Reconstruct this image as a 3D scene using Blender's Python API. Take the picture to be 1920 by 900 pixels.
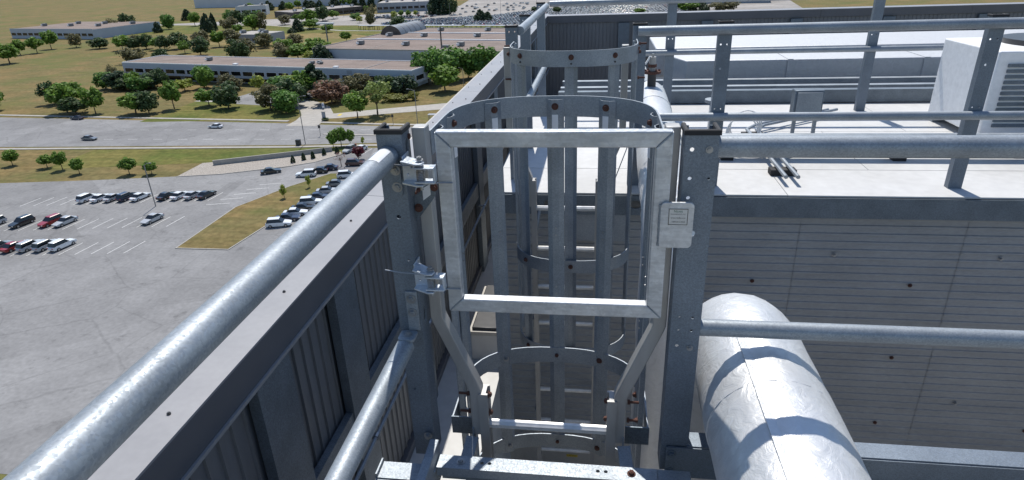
import bpy, math, random
from mathutils import Vector, Matrix
random.seed(7)
for o in list(bpy.data.objects): bpy.data.objects.remove(o)
S = bpy.context.scene
C = S.collection
ZC = 45.0                       # eye height above the street; near geometry is written relative to the eye

# ------------------------------------------------------------------ camera
pitch, yaw, roll = math.radians(24.254), math.radians(8.427), math.radians(2.243)
fwd = Vector((-math.sin(yaw)*math.cos(pitch), math.cos(yaw)*math.cos(pitch), -math.sin(pitch)))
rgt = Vector((math.cos(yaw), math.sin(yaw), 0)); dwn = fwd.cross(rgt)
r2 = math.cos(roll)*rgt + math.sin(roll)*dwn; d2 = -math.sin(roll)*rgt + math.cos(roll)*dwn
cam = bpy.data.objects.new('camera', bpy.data.cameras.new('camera')); C.objects.link(cam)
cam.matrix_world = Matrix(((r2.x, -d2.x, -fwd.x, 0), (r2.y, -d2.y, -fwd.y, 0), (r2.z, -d2.z, -fwd.z, ZC), (0, 0, 0, 1)))
cam.data.sensor_width = 36; cam.data.lens = 1174.7/1920*36
cam.data.clip_start = 0.05; cam.data.clip_end = 6000
S.camera = cam

# ------------------------------------------------------------------ sky and sun
SUN_EL, SUN_AZ = math.radians(60), math.radians(-9.5)      # azimuth measured from +Y towards +X
w = bpy.data.worlds.new('World'); S.world = w; w.use_nodes = True
wn = w.node_tree; bg = wn.nodes['Background']
sk = wn.nodes.new('ShaderNodeTexSky'); sk.sky_type = 'NISHITA'; sk.sun_disc = False
sk.sun_elevation = SUN_EL; sk.sun_rotation = SUN_AZ % (2*math.pi); sk.air_density = 1.0; sk.dust_density = 0.3; sk.ozone_density = 3.0
wn.links.new(sk.outputs[0], bg.inputs[0]); bg.inputs[1].default_value = 0.105
sl = bpy.data.lights.new('sun', 'SUN'); sl.energy = 3.7; sl.angle = math.radians(0.53); sl.color = (1.0, 0.955, 0.88)
so = bpy.data.objects.new('sun', sl); C.objects.link(so)
sd = Vector((math.sin(SUN_AZ)*math.cos(SUN_EL), math.cos(SUN_AZ)*math.cos(SUN_EL), math.sin(SUN_EL)))
so.rotation_euler = sd.to_track_quat('Z', 'Y').to_euler(); so.location = (0, 0, 120)
S.view_settings.view_transform = 'Standard'; S.view_settings.look = 'None'
S.view_settings.gamma = 1; S.view_settings.use_curve_mapping = False
S.view_settings.exposure = 0.42
S.render.engine = 'CYCLES'

# ------------------------------------------------------------------ materials
def newmat(name):
    m = bpy.data.materials.new(name); m.use_nodes = True
    nt = m.node_tree; b = nt.nodes['Principled BSDF']
    return m, nt, b
def N(nt, t, **k):
    n = nt.nodes.new(t)
    for a, v in k.items():
        if a in n.inputs: n.inputs[a].default_value = v
        else: setattr(n, a, v)
    return n
def ramp(nt, fac, stops):
    r = nt.nodes.new('ShaderNodeValToRGB'); e = r.color_ramp.elements
    while len(e) < len(stops): e.new(0.5)
    for i, (p, c) in enumerate(stops):
        e[i].position = p; e[i].color = (*c, 1)
    nt.links.new(fac, r.inputs[0]); return r
def mixc(nt, fac, a, b, mode='MIX'):
    m = nt.nodes.new('ShaderNodeMix'); m.data_type = 'RGBA'; m.blend_type = mode
    for i, v in ((0, fac), (6, a), (7, b)):
        if isinstance(v, (int, float)): m.inputs[i].default_value = v
        elif isinstance(v, tuple): m.inputs[i].default_value = (*v, 1)
        else: nt.links.new(v, m.inputs[i])
    return m.outputs[2]
def coords(nt, scale=(1, 1, 1), rot=(0, 0, 0), kind='Object'):
    tc = nt.nodes.new('ShaderNodeTexCoord'); mp = nt.nodes.new('ShaderNodeMapping')
    mp.inputs['Scale'].default_value = scale; mp.inputs['Rotation'].default_value = rot
    nt.links.new(tc.outputs[kind], mp.inputs[0]); return mp.outputs[0]
def sc(c, k): return tuple(min(1, v*k) for v in c)
def noisy(name, col, rough=.6, metal=0., scale=8., amp=.18, bump=0., bscale=None, col2=None, stretch=(1, 1, 1), fine=0.0, spec=.5):
    """base colour broken up by two octaves of noise, with optional fine relief"""
    m, nt, b = newmat(name); v = coords(nt, stretch)
    n1 = N(nt, 'ShaderNodeTexNoise', Scale=scale, Detail=6., Roughness=.62); nt.links.new(v, n1.inputs['Vector'])
    c2 = col2 or sc(col, 1+amp); c1 = sc(col, 1-amp) if not col2 else col
    r = ramp(nt, n1.outputs['Fac'], [(.32, c1), (.68, c2)]); out = r.outputs[0]
    if fine:
        n3 = N(nt, 'ShaderNodeTexNoise', Scale=scale*14, Detail=3.); nt.links.new(v, n3.inputs['Vector'])
        r3 = ramp(nt, n3.outputs['Fac'], [(.3, (1-fine,)*3), (.7, (1+fine,)*3)])
        out = mixc(nt, 1.0, out, r3.outputs[0], 'MULTIPLY')
    nt.links.new(out, b.inputs['Base Color'])
    b.inputs['Metallic'].default_value = metal; b.inputs['Specular IOR Level'].default_value = spec
    rr = N(nt, 'ShaderNodeMapRange'); nt.links.new(n1.outputs['Fac'], rr.inputs[0])
    rr.inputs[3].default_value = max(.05, rough-.09); rr.inputs[4].default_value = min(1, rough+.09)
    nt.links.new(rr.outputs[0], b.inputs['Roughness'])
    if bump:
        n2 = N(nt, 'ShaderNodeTexNoise', Scale=bscale or scale*5, Detail=5.); nt.links.new(v, n2.inputs['Vector'])
        bp = N(nt, 'ShaderNodeBump', Strength=bump, Distance=.01); nt.links.new(n2.outputs['Fac'], bp.inputs['Height'])
        nt.links.new(bp.outputs[0], b.inputs['Normal'])
    return m
def galvanised(name, col, rough=.54, metal=.50, spang=260., amp=.12, mottle=9., scratch=0., stain=False):
    """zinc coating: small crystal spangle over a broad cloudy mottle"""
    m, nt, b = newmat(name); v = coords(nt)
    vo = N(nt, 'ShaderNodeTexVoronoi', Scale=spang); nt.links.new(v, vo.inputs['Vector'])
    sep = nt.nodes.new('ShaderNodeSeparateColor'); nt.links.new(vo.outputs['Color'], sep.inputs[0])
    n1 = N(nt, 'ShaderNodeTexNoise', Scale=mottle, Detail=5.); nt.links.new(v, n1.inputs['Vector'])
    a = ramp(nt, sep.outputs[0], [(0., sc(col, 1-amp)), (1., sc(col, 1+amp))])
    g = ramp(nt, n1.outputs['Fac'], [(.3, (.82, .83, .84)), (.7, (1.1, 1.1, 1.1))])
    out = mixc(nt, 1.0, a.outputs[0], g.outputs[0], 'MULTIPLY')
    if scratch:
        for k, rot in enumerate(((.0, .7, .5), (.3, -.6, .2))):
            v2 = coords(nt, (8, 8, 46), rot)
            n2 = N(nt, 'ShaderNodeTexNoise', Scale=2.2, Detail=3.); nt.links.new(v2, n2.inputs['Vector'])
            r2_ = ramp(nt, n2.outputs['Fac'], [(.40, (1-scratch,)*3), (.52, (1, 1, 1)), (.66, (1+scratch,)*3)])
            out = mixc(nt, .8, out, r2_.outputs[0], 'MULTIPLY')
    if stain:
        n4 = N(nt, 'ShaderNodeTexNoise', Scale=13., Detail=7., Roughness=.75); nt.links.new(v, n4.inputs['Vector'])
        r4 = ramp(nt, n4.outputs['Fac'], [(.66, (0, 0, 0)), (.74, (1, 1, 1))])
        out = mixc(nt, r4.outputs[0], out, (.20, .085, .08))
    nt.links.new(out, b.inputs['Base Color']); b.inputs['Metallic'].default_value = metal
    rr = N(nt, 'ShaderNodeMapRange'); nt.links.new(sep.outputs[1], rr.inputs[0])
    rr.inputs[3].default_value = rough-.1; rr.inputs[4].default_value = rough+.12
    nt.links.new(rr.outputs[0], b.inputs['Roughness'])
    bp = N(nt, 'ShaderNodeBump', Strength=.10, Distance=.004); nt.links.new(n1.outputs['Fac'], bp.inputs['Height'])
    nt.links.new(bp.outputs[0], b.inputs['Normal'])
    return m
def foilmat(name, col=(.78, .78, .78), rough=.26):
    m, nt, b = newmat(name); v = coords(nt, (1, 1, 1))
    n0 = N(nt, 'ShaderNodeTexNoise', Scale=7., Detail=2.); nt.links.new(v, n0.inputs['Vector'])
    vv = mixc(nt, .12, v, n0.outputs['Color'])
    w1 = N(nt, 'ShaderNodeTexVoronoi', Scale=13., feature='DISTANCE_TO_EDGE'); nt.links.new(vv, w1.inputs['Vector'])
    n2 = N(nt, 'ShaderNodeTexNoise', Scale=16., Detail=6., Roughness=.6, Distortion=1.6); nt.links.new(v, n2.inputs['Vector'])
    ad = N(nt, 'ShaderNodeMath', operation='MULTIPLY_ADD'); ad.inputs[1].default_value = .22
    nt.links.new(w1.outputs['Distance'], ad.inputs[0]); nt.links.new(n2.outputs['Fac'], ad.inputs[2])
    bp = N(nt, 'ShaderNodeBump', Strength=.34, Distance=.014); nt.links.new(ad.outputs[0], bp.inputs['Height'])
    nt.links.new(bp.outputs[0], b.inputs['Normal'])
    r = ramp(nt, n2.outputs['Fac'], [(.3, sc(col, .86)), (.7, col)]); nt.links.new(r.outputs[0], b.inputs['Base Color'])
    b.inputs['Metallic'].default_value = .42; b.inputs['Roughness'].default_value = rough+.16
    return m
def worn(name, col, **k):
    """paving with stains, sealed cracks and patched areas"""
    m = noisy(name, col, **k); nt = m.node_tree; b = nt.nodes['Principled BSDF']; src = b.inputs['Base Color'].links[0].from_socket; v = coords(nt)
    n0 = N(nt, 'ShaderNodeTexNoise', Scale=.25, Detail=4.); nt.links.new(v, n0.inputs['Vector']); vv = mixc(nt, .9, v, n0.outputs['Color'], 'ADD')
    vo = N(nt, 'ShaderNodeTexVoronoi', Scale=.07, feature='DISTANCE_TO_EDGE'); nt.links.new(vv, vo.inputs['Vector'])
    r = ramp(nt, vo.outputs['Distance'], [(.004, (.55,)*3), (.012, (1, 1, 1))]); o = mixc(nt, .28, src, r.outputs[0], 'MULTIPLY')
    n2 = N(nt, 'ShaderNodeTexNoise', Scale=.35, Detail=5., Roughness=.7); nt.links.new(v, n2.inputs['Vector'])
    r2 = ramp(nt, n2.outputs['Fac'], [(.30, (.70,)*3), (.42, (1, 1, 1)), (.70, (1.08,)*3)]); o = mixc(nt, 1., o, r2.outputs[0], 'MULTIPLY')
    vc = N(nt, 'ShaderNodeTexVoronoi', Scale=.045); nt.links.new(v, vc.inputs['Vector']); se = nt.nodes.new('ShaderNodeSeparateColor'); nt.links.new(vc.outputs['Color'], se.inputs[0])
    r3 = ramp(nt, se.outputs[0], [(.0, (.86,)*3), (1., (1.1,)*3)]); o = mixc(nt, 1., o, r3.outputs[0], 'MULTIPLY')
    nt.links.new(o, b.inputs['Base Color']); return m
def plain(name, col, rough=.5, metal=0., **k): return noisy(name, col, rough, metal, scale=20., amp=.08, **k)

M = {}
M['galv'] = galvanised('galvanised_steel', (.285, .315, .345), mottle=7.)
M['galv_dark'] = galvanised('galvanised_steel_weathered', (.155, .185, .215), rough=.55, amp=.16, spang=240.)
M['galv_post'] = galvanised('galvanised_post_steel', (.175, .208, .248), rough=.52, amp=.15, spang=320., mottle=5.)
M['galv_new'] = galvanised('galvanised_gate_steel', (.54, .555, .57), rough=.46, metal=.55, amp=.07, spang=120., mottle=14., scratch=.07, stain=True)
M['zinc'] = galvanised('bright_zinc', (.62, .67, .73), rough=.40, metal=.6, amp=.06, spang=200.)
M['alu'] = noisy('mill_aluminium', (.37, .365, .355), rough=.5, metal=.45, scale=14., amp=.14, stretch=(1, 1, .3), bump=.05)
M['rung'] = noisy('bright_aluminium_rung', (.66, .66, .65), rough=.4, metal=.35, scale=30., amp=.10)
M['rust'] = noisy('rusty_bolt', (.07, .032, .024), rough=.85, scale=120., amp=.45, bump=.4, col2=(.15, .062, .042))
M['bolt_steel'] = plain('bolt_steel', (.35, .36, .37), .4, .8)
M['rubber'] = plain('black_rubber', (.018, .018, .02), .75)
M['cap'] = noisy('parapet_cap_paint', (.275, .272, .278), rough=.42, scale=3., amp=.06, fine=.04)
M['fascia'] = noisy('shaded_parapet_paint', (.105, .107, .118), rough=.45, scale=3., amp=.08)  # cap paint made darker: the fascia's shade is put into the colour
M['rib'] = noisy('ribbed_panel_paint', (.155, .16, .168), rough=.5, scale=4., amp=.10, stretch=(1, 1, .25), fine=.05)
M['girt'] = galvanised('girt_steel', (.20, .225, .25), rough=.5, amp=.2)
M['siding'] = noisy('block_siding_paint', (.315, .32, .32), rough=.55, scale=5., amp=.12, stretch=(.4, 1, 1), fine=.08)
M['basewall'] = noisy('base_flashing', (.42, .40, .365), rough=.6, scale=4., amp=.12, fine=.06)
M['membrane'] = noisy('white_roof_membrane', (.47, .465, .45), rough=.6, scale=1.1, col2=(.57, .57, .565), fine=.05)
M['deck'] = noisy('platform_deck', (.30, .295, .28), rough=.7, scale=5., amp=.18, bump=.2, fine=.08)
M['foil'] = foilmat('foil_wrap', (.66, .67, .68)); M['ductfoil'] = foilmat('duct_jacket', (.50, .51, .525), .40)
M['whitepaint'] = plain('white_paint', (.80, .80, .80), .45)
M['sticker'] = plain('white_sticker', (.74, .75, .77), .35)
M['beige'] = plain('latch_label_paper', (.62, .60, .56), .4)
M['yellow'] = plain('yellow_sticker', (.62, .47, .06), .45)
M['ink'] = plain('black_ink', (.015, .015, .015), .6)
M['green_ink'] = plain('green_ink', (.01, .12, .05), .6)
M['dark'] = plain('dark_plate', (.035, .036, .04), .4)
M['wire'] = plain('white_cable', (.7, .7, .7), .5)
M['spring'] = plain('spring_steel', (.42, .40, .37), .38, .85)

# ------------------------------------------------------------------ mesh helpers
ORG = {}
class MB:
    def __init__(s): s.v = []; s.f = []
    def add(s, vs, fs):
        n = len(s.v); s.v += [tuple(p) for p in vs]; s.f += [tuple(i+n for i in f) for f in fs]; return s
    def box(s, x0, x1, y0, y1, z0, z1):
        return s.add([(x0,y0,z0),(x1,y0,z0),(x1,y1,z0),(x0,y1,z0),(x0,y0,z1),(x1,y0,z1),(x1,y1,z1),(x0,y1,z1)],
                     [(3,2,1,0),(4,5,6,7),(0,1,5,4),(1,2,6,5),(2,3,7,6),(3,0,4,7)])
    def sweep(s, path, sect, up=(0, 0, 1), closed=True, caps=True, mitre=True):
        """sweep a 2D section (u across, v along up) down a polyline"""
        P = [Vector(p) for p in path]; up = Vector(up); n = len(sect); base = len(s.v)
        for i, p in enumerate(P):
            d1 = (P[i]-P[i-1]).normalized() if i else (P[1]-P[0]).normalized()
            d2_ = (P[i+1]-P[i]).normalized() if i < len(P)-1 else d1
            t = (d1+d2_).normalized()
            a = t.cross(up)
            if a.length < 1e-4: a = t.cross(Vector((0, 1, 0)) if abs(up.y) < .9 else Vector((1, 0, 0)))
            a.normalize(); b = a.cross(t).normalized()
            k = 1/max(.35, t.dot(d1)) if mitre else 1
            pl = d1.cross(d2_)
            for (u, v) in sect:
                off = a*u + b*v
                if mitre and pl.length > 1e-5:
                    inn = pl.normalized().cross(t).normalized(); off = off + inn*(off.dot(inn))*(k-1)
                s.v.append(tuple(p+off))
        m = len(P)
        for i in range(m-1):
            for j in range(n if closed else n-1):
                q = (j+1) % n
                s.f.append((base+i*n+j, base+i*n+q, base+(i+1)*n+q, base+(i+1)*n+j))
        if caps and closed:
            s.f.append(tuple(base+j for j in range(n))[::-1]); s.f.append(tuple(base+(m-1)*n+j for j in range(n)))
        return s
    def tube(s, path, r, n=12, up=(0, 0, 1), caps=True):
        return s.sweep(path, [(r*math.cos(2*math.pi*k/n), r*math.sin(2*math.pi*k/n)) for k in range(n)], up, True, caps)
    def bar(s, p0, p1, w_, h, up=(0, 0, 1)):
        return s.sweep([p0, p1], [(-w_/2,-h/2),(w_/2,-h/2),(w_/2,h/2),(-w_/2,h/2)], up)
    def prism(s, poly, fn0, fn1):
        n = len(poly); b = len(s.v)
        s.v += [tuple(fn0(*p)) for p in poly] + [tuple(fn1(*p)) for p in poly]
        s.f.append(tuple(b+i for i in range(n))); s.f.append(tuple(b+n+i for i in range(n))[::-1])
        for i in range(n):
            j = (i+1) % n; s.f.append((b+i, b+n+i, b+n+j, b+j))
        return s
    def strip(s, rows):
        """grid of rows of points"""
        b = len(s.v); n = len(rows[0])
        for r in rows: s.v += [tuple(p) for p in r]
        for i in range(len(rows)-1):
            for j in range(n-1): s.f.append((b+i*n+j, b+i*n+j+1, b+(i+1)*n+j+1, b+(i+1)*n+j))
        return s
    def mesh(s, name, org=(0, 0, 0), z=0.0, smooth=None):
        me = bpy.data.meshes.new(name)
        me.from_pydata([(x-org[0], y-org[1], zz+z-org[2]) for x, y, zz in s.v], [], s.f); me.validate()
        import bmesh
        bm = bmesh.new(); bm.from_mesh(me); bmesh.ops.recalc_face_normals(bm, faces=bm.faces); bm.to_mesh(me); bm.free()
        if smooth is not None:
            for p in me.polygons: p.use_smooth = True
            me.set_sharp_from_angle(angle=math.radians(smooth))
        return me
def setp(o, label=None, cat=None, group=None, kind=None):
    if label: o['label'] = label
    if cat: o['category'] = cat
    if group: o['group'] = group
    if kind: o['kind'] = kind
    return o
def thing(name, label, cat, loc, group=None, near=True):
    o = bpy.data.objects.new(name, None); C.objects.link(o)
    o.location = (loc[0], loc[1], loc[2]+(ZC if near else 0)); o.empty_display_size = .1
    ORG[o.name] = tuple(o.location); return setp(o, label, cat, group)
def part(name, mb, mat, parent=None, smooth=40, bevel=0, near=True, label=None):
    org = ORG[parent.name] if parent else (0, 0, 0)
    o = bpy.data.objects.new(name, mb.mesh(name, org, ZC if near else 0, smooth)); C.objects.link(o)
    o.data.materials.append(M[mat])
    if parent: o.parent = parent
    ORG[o.name] = org
    if bevel:
        bv = o.modifiers.new('edge', 'BEVEL'); bv.width = bevel; bv.segments = 2; bv.limit_method = 'ANGLE'; bv.angle_limit = math.radians(40)
    if label: o['label'] = label
    return o
def single(name, mb, mat, label, cat, loc=None, near=True, smooth=40, bevel=0, group=None):
    """a thing that is one mesh, its origin at its base"""
    vs = mb.v
    if loc is None: loc = (sum(p[0] for p in vs)/len(vs), sum(p[1] for p in vs)/len(vs), min(p[2] for p in vs))
    z = ZC if near else 0
    o = bpy.data.objects.new(name, mb.mesh(name, (loc[0], loc[1], loc[2]+z), z, smooth)); C.objects.link(o)
    o.location = (loc[0], loc[1], loc[2]+z); o.data.materials.append(M[mat]); ORG[o.name] = tuple(o.location)
    if bevel:
        bv = o.modifiers.new('edge', 'BEVEL'); bv.width = bevel; bv.segments = 2; bv.limit_method = 'ANGLE'
    return setp(o, label, cat, group)
def struct(name, mb, mat, near=True, smooth=40, parent=None):
    o = part(name, mb, mat, parent, smooth=smooth, near=near)
    if not parent: o['kind'] = 'structure'
    return o
_shared = {}
def small(name, parent, p, n, r, mat, builder):
    """shared small hardware (bolts, rivets) placed at p with its axis along n"""
    key = (name, mat)
    if key not in _shared:
        me = builder().mesh(name, smooth=35); me.materials.append(M[mat]); _shared[key] = me
    o = bpy.data.objects.new(name, _shared[key]); C.objects.link(o); o.parent = parent
    g = ORG[parent.name]; o.location = (p[0]-g[0], p[1]-g[1], p[2]+ZC-g[2])
    o.rotation_euler = Vector(n).to_track_quat('Z', 'Y').to_euler(); o.scale = (r, r, r); return o
def hexbolt():
    b = MB(); b.tube([(0,0,0),(0,0,.25)], 1.6, 14, (0,1,0)); b.tube([(0,0,.2501),(0,0,1.25)], 1.05, 6, (0,1,0)); b.tube([(0,0,1.2501),(0,0,1.5)], .55, 8, (0,1,0)); return b
def longbolt():
    b = MB(); b.tube([(0,0,0),(0,0,1.1)], 1.15, 6, (0,1,0)); b.tube([(0,0,1.1001),(0,0,5)], .62, 8, (0,1,0)); return b
def rivet_mb():
    b = MB(); b.tube([(0,0,-.3),(0,0,.5)], 1., 8, (0,1,0)); b.tube([(0,0,.5001),(0,0,.9)], .6, 8, (0,1,0)); return b
def bolt(parent, p, n, r=.008, mat='rust'): return small('bolt', parent, p, n, r, mat, hexbolt)
def stud(parent, p, n, r=.008, mat='rust'): return small('threaded_bolt', parent, p, n, r, mat, longbolt)
def rivet(parent, p, n, r=.006, mat='dark'): return small('rivet', parent, p, n, r, mat, rivet_mb)

def plate_mb(mb, outline, holes, t, fn):
    """flat plate with real holes, mapped by fn(u, v, w)"""
    cu = bpy.data.curves.new('tmp', 'CURVE'); cu.dimensions = '2D'; cu.fill_mode = 'BOTH'; cu.extrude = t/2
    for poly in [outline]+holes:
        sp = cu.splines.new('POLY'); sp.points.add(len(poly)-1); sp.use_cyclic_u = True
        for i, (u, v) in enumerate(poly): sp.points[i].co = (u, v, 0, 1)
    ob = bpy.data.objects.new('tmp', cu); C.objects.link(ob)
    dg = bpy.context.evaluated_depsgraph_get(); me = bpy.data.meshes.new_from_object(ob.evaluated_get(dg))
    mb.add([fn(*v.co) for v in me.vertices], [tuple(p.vertices) for p in me.polygons])
    bpy.data.objects.remove(ob); bpy.data.curves.remove(cu); bpy.data.meshes.remove(me); return mb
def circ(u, v, r, n=10, sy=1): return [(u+r*math.cos(2*math.pi*k/n), v+sy*r*math.sin(2*math.pi*k/n)) for k in range(n)]
def rrect(u0, u1, v0, v1, r, n=5):
    out = []
    for cx, cy, a in ((u1-r, v1-r, 0), (u0+r, v1-r, 90), (u0+r, v0+r, 180), (u1-r, v0+r, 270)):
        for k in range(n+1):
            t = math.radians(a+90*k/n); out.append((cx+r*math.cos(t), cy+r*math.sin(t)))
    return out
def text_mb(txt, size, fn, spacing=1.0):
    cu = bpy.data.curves.new('tmp', 'FONT'); cu.body = txt; cu.size = size; cu.align_x = 'CENTER'; cu.align_y = 'CENTER'; cu.space_character = spacing
    cu.resolution_u = 3
    ob = bpy.data.objects.new('tmp', cu); C.objects.link(ob)
    dg = bpy.context.evaluated_depsgraph_get(); me = bpy.data.meshes.new_from_object(ob.evaluated_get(dg))
    mb = MB(); mb.add([fn(v.co[0], v.co[1]) for v in me.vertices], [tuple(p.vertices) for p in me.polygons])
    bpy.data.objects.remove(ob); bpy.data.curves.remove(cu); bpy.data.meshes.remove(me); return mb

# ================================================================== ROOFTOP: large structure
XW = -1.165                                          # inner face of the long parapet
FLOOR = -4.05
# floors
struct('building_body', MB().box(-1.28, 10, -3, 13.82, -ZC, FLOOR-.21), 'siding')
struct('well_floor', MB().box(-.72, 9, 1.2, 4.16, FLOOR-.2, FLOOR), 'membrane')
struct('lower_roof', MB().box(-.70, 10, 7.10, 13.6, FLOOR-.2, -3.10), 'deck')
struct('roof_ledge', MB().box(XW-.02, -.70, -3, 13.6, FLOOR-.2, -2.86), 'membrane')
rf = struct('roof', MB().box(-.72, 10, 4.20, 7.08, -1.8, -1.512), 'membrane')
ys = [4.10, 4.655, 5.75, 6.85]
for i_, (a, b) in enumerate(zip(ys, ys[1:])):
    xs_ = [-.74, 1.25+.7*i_, 3.9+.7*i_, 6.6, 10]
    for c_, d_ in zip(xs_, xs_[1:]): part('membrane_sheet', MB().box(c_+.002, d_-.002, a+.004, b-.004, -1.511, -1.5), 'membrane', rf)
# the wall of the raised block that carries the opposite ladder: horizontal ribbed siding
wall = thing('ribbed_wall', 'grey horizontally ribbed wall of the raised roof block behind the ladder cages', 'wall', (0, 4.16, FLOOR))
for k in range(9):
    x0, x1 = -.72+k*1.05, -.72+(k+1)*1.05-.004
    prof = []; z = -1.63; j = 0
    while z > -3.72:
        prof += [(0, z), (0, z-.038), (-.007, z-.042), (-.007, z-.055)]; z -= .060
    prof = [p for p in prof if p[1] > -3.73]
    part('siding_sheet', MB().strip([[(x0, 4.16+d, zz) for d, zz in prof], [(x1, 4.16+d, zz) for d, zz in prof]]), 'siding', wall, smooth=None)
    part('base_panel', MB().box(x0, x1, 4.135, 4.155, FLOOR, -3.725), 'basewall', wall, bevel=.003)
    for zz in (-1.95, -2.55, -3.15):
        bolt(wall, (x0+.25, 4.148, zz), (0, -1, 0), .009, 'bolt_steel'); bolt(wall, (x0+.78, 4.148, zz-.22), (0, -1, 0), .009, 'rust')
part('backing', MB().box(-.70, 9, 4.165, 4.2, FLOOR, -1.515), 'siding', wall)
part('end_panel', MB().box(-.712, -.701, 4.20, 7.08, -2.86, -1.515), 'siding', wall)
part('end_panel', MB().box(-.72, 9.9, 7.085, 7.098, -3.10, -1.515), 'siding', wall)
hl = [circ(x, -1.575, .040, 14, .75) for x in (-.33, .02, .26)]
part('backing_plate', MB().box(-.20, .20, 4.100, 4.110, -1.86, -1.66), 'galv', wall)
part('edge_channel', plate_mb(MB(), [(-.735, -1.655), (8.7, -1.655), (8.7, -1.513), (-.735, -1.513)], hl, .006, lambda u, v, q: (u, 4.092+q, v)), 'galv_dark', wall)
lab = part('warning_label', plate_mb(MB(), rrect(-.215, -.120, -3.905, -3.880, .002), [], .0015, lambda u, v, q: (u, 4.132+q, v)), 'yellow', wall, label='yellow sticker reading LADDER')
part('lettering', text_mb('LADDER', .021, lambda u, v: (-.167+u, 4.1305, -3.8925+v)), 'ink', lab, smooth=None)

# platform we stand on
pf = struct('platform', MB().box(-.50, 5.5, -3, 1.485, -1.64, -1.60), 'deck')
part('platform_shade_wall', MB().box(-.52, 9, -3, 1.45, FLOOR, -1.645), 'siding', pf)  # out of sight, added to block light and keep the well shaded

def ribsheet(fn, u0, n, z0, z1):
    """vertical ribbed sheet: n ribs of 74 mm"""
    pr = []
    for k in range(n):
        u = u0+k*.074; pr += [(u, 0), (u+.060, 0), (u+.0625, .010), (u+.0700, .010), (u+.0725, 0)]
    return MB().strip([[fn(u, d, z0) for u, d in pr], [fn(u, d, z1) for u, d in pr]])
# long parapet on the street side
par = thing('parapet_wall', 'long grey ribbed metal parapet with pale cap along the street side', 'parapet wall', (XW-.08, 5, -3.15))
CAPZ = -1.125
for k in range(19):
    y0 = -2.6+k*12*.074
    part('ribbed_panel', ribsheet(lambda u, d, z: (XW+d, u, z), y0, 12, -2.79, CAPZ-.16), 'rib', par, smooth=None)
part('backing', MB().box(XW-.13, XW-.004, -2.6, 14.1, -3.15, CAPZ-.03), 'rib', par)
part('base_flashing', MB().box(XW-.004, XW+.035, -2.6, 13.6, -2.858, -2.795), 'fascia', par, bevel=.004)
for k in range(6):
    y0, y1 = -2.6+k*2.8, -2.6+(k+1)*2.8-.004
    c = part('cap', MB().prism([(-1.285, CAPZ+.006), (-1.105, CAPZ-.004), (-1.105, CAPZ-.012), (-1.285, CAPZ-.002)], lambda u, v: (u, y0, v), lambda u, v: (u, y1, v)), 'cap', par)
    part('fascia', MB().box(-1.112, -1.106, y0, y1, CAPZ-.135, CAPZ-.0125), 'fascia', c)
    part('trim', MB().box(-1.120, -1.098, y0, y1, CAPZ-.150, CAPZ-.1365), 'cap', c)
    part('outer_lip', MB().box(-1.300, -1.286, y0, y1, CAPZ-.10, CAPZ+.004), 'basewall', c)
    for j in range(4):
        rivet(c, (-1.17, y0+.35+j*.7, CAPZ+.001), (0, 0, 1)); rivet(c, (-1.25, y0+.18+j*.7, CAPZ+.006), (0, 0, 1), .0045)
def cstud(y0, w_=.23, parent=par):
    """folded C stud standing against the panel"""
    part('stud', MB().prism([(0, y0), (.042, y0), (.042, y0+w_), (0, y0+w_), (0, y0+w_-.004), (.038, y0+w_-.004), (.038, y0+.004), (0, y0+.004)],
         lambda a, b: (XW+.016+a, b, -2.9), lambda a, b: (XW+.016+a, b, CAPZ-.155)), 'galv_dark', parent)
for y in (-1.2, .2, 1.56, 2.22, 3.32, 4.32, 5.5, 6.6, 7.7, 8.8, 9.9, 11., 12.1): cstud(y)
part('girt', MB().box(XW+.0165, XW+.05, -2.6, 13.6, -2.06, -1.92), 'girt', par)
cd = part('conduit', MB().tube([(XW+.105, -2.5, -2.14), (XW+.105, 13.4, -2.14)], .0105, 10), 'galv', par)
for k in range(12): part('conduit_clip', MB().tube([(XW+.105, .2+k*1.05, -2.14), (XW+.105, .23+k*1.05, -2.14)], .016, 8).box(XW+.05, XW+.10, .2+k*1.05, .23+k*1.05, -2.146, -2.134), 'bolt_steel', cd)

# parapet across the far end
far = thing('parapet_wall', 'ribbed metal parapet closing the far end of the roof behind the ducts', 'parapet wall', (3, 13.7, -3.15))
FY = 13.7
for k in range(12):
    x0 = XW+.03+k*12*.074
    part('ribbed_panel', ribsheet(lambda u, d, z: (u, FY-d, z), x0, 12, -3.1, CAPZ-.16), 'rib', far, smooth=None)
part('backing', MB().box(XW, 9.7, FY+.004, FY+.14, -3.15, CAPZ-.03), 'rib', far)
for k in range(4):
    x0, x1 = XW-.02+k*2.72, XW-.02+(k+1)*2.72-.004
    c = part('cap', MB().prism([(FY-.035, CAPZ-.004), (FY+.16, CAPZ+.006), (FY+.16, CAPZ-.004), (FY-.035, CAPZ-.012)], lambda u, v: (x0, u, v), lambda u, v: (x1, u, v)), 'cap', far)
    part('fascia', MB().box(x0, x1, FY-.034, FY-.028, CAPZ-.15, CAPZ-.0125), 'fascia', c)
for x in (.35, 2.0, 3.7, 5.4, 7.1): part('stud', MB().box(x, x+.22, FY-.09, FY-.016, -3.1, CAPZ-.17), 'galv_dark', far)
part('girt', MB().box(XW, 9.7, FY-.06, FY-.0165, -1.98, -1.86), 'galv', far)

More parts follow.
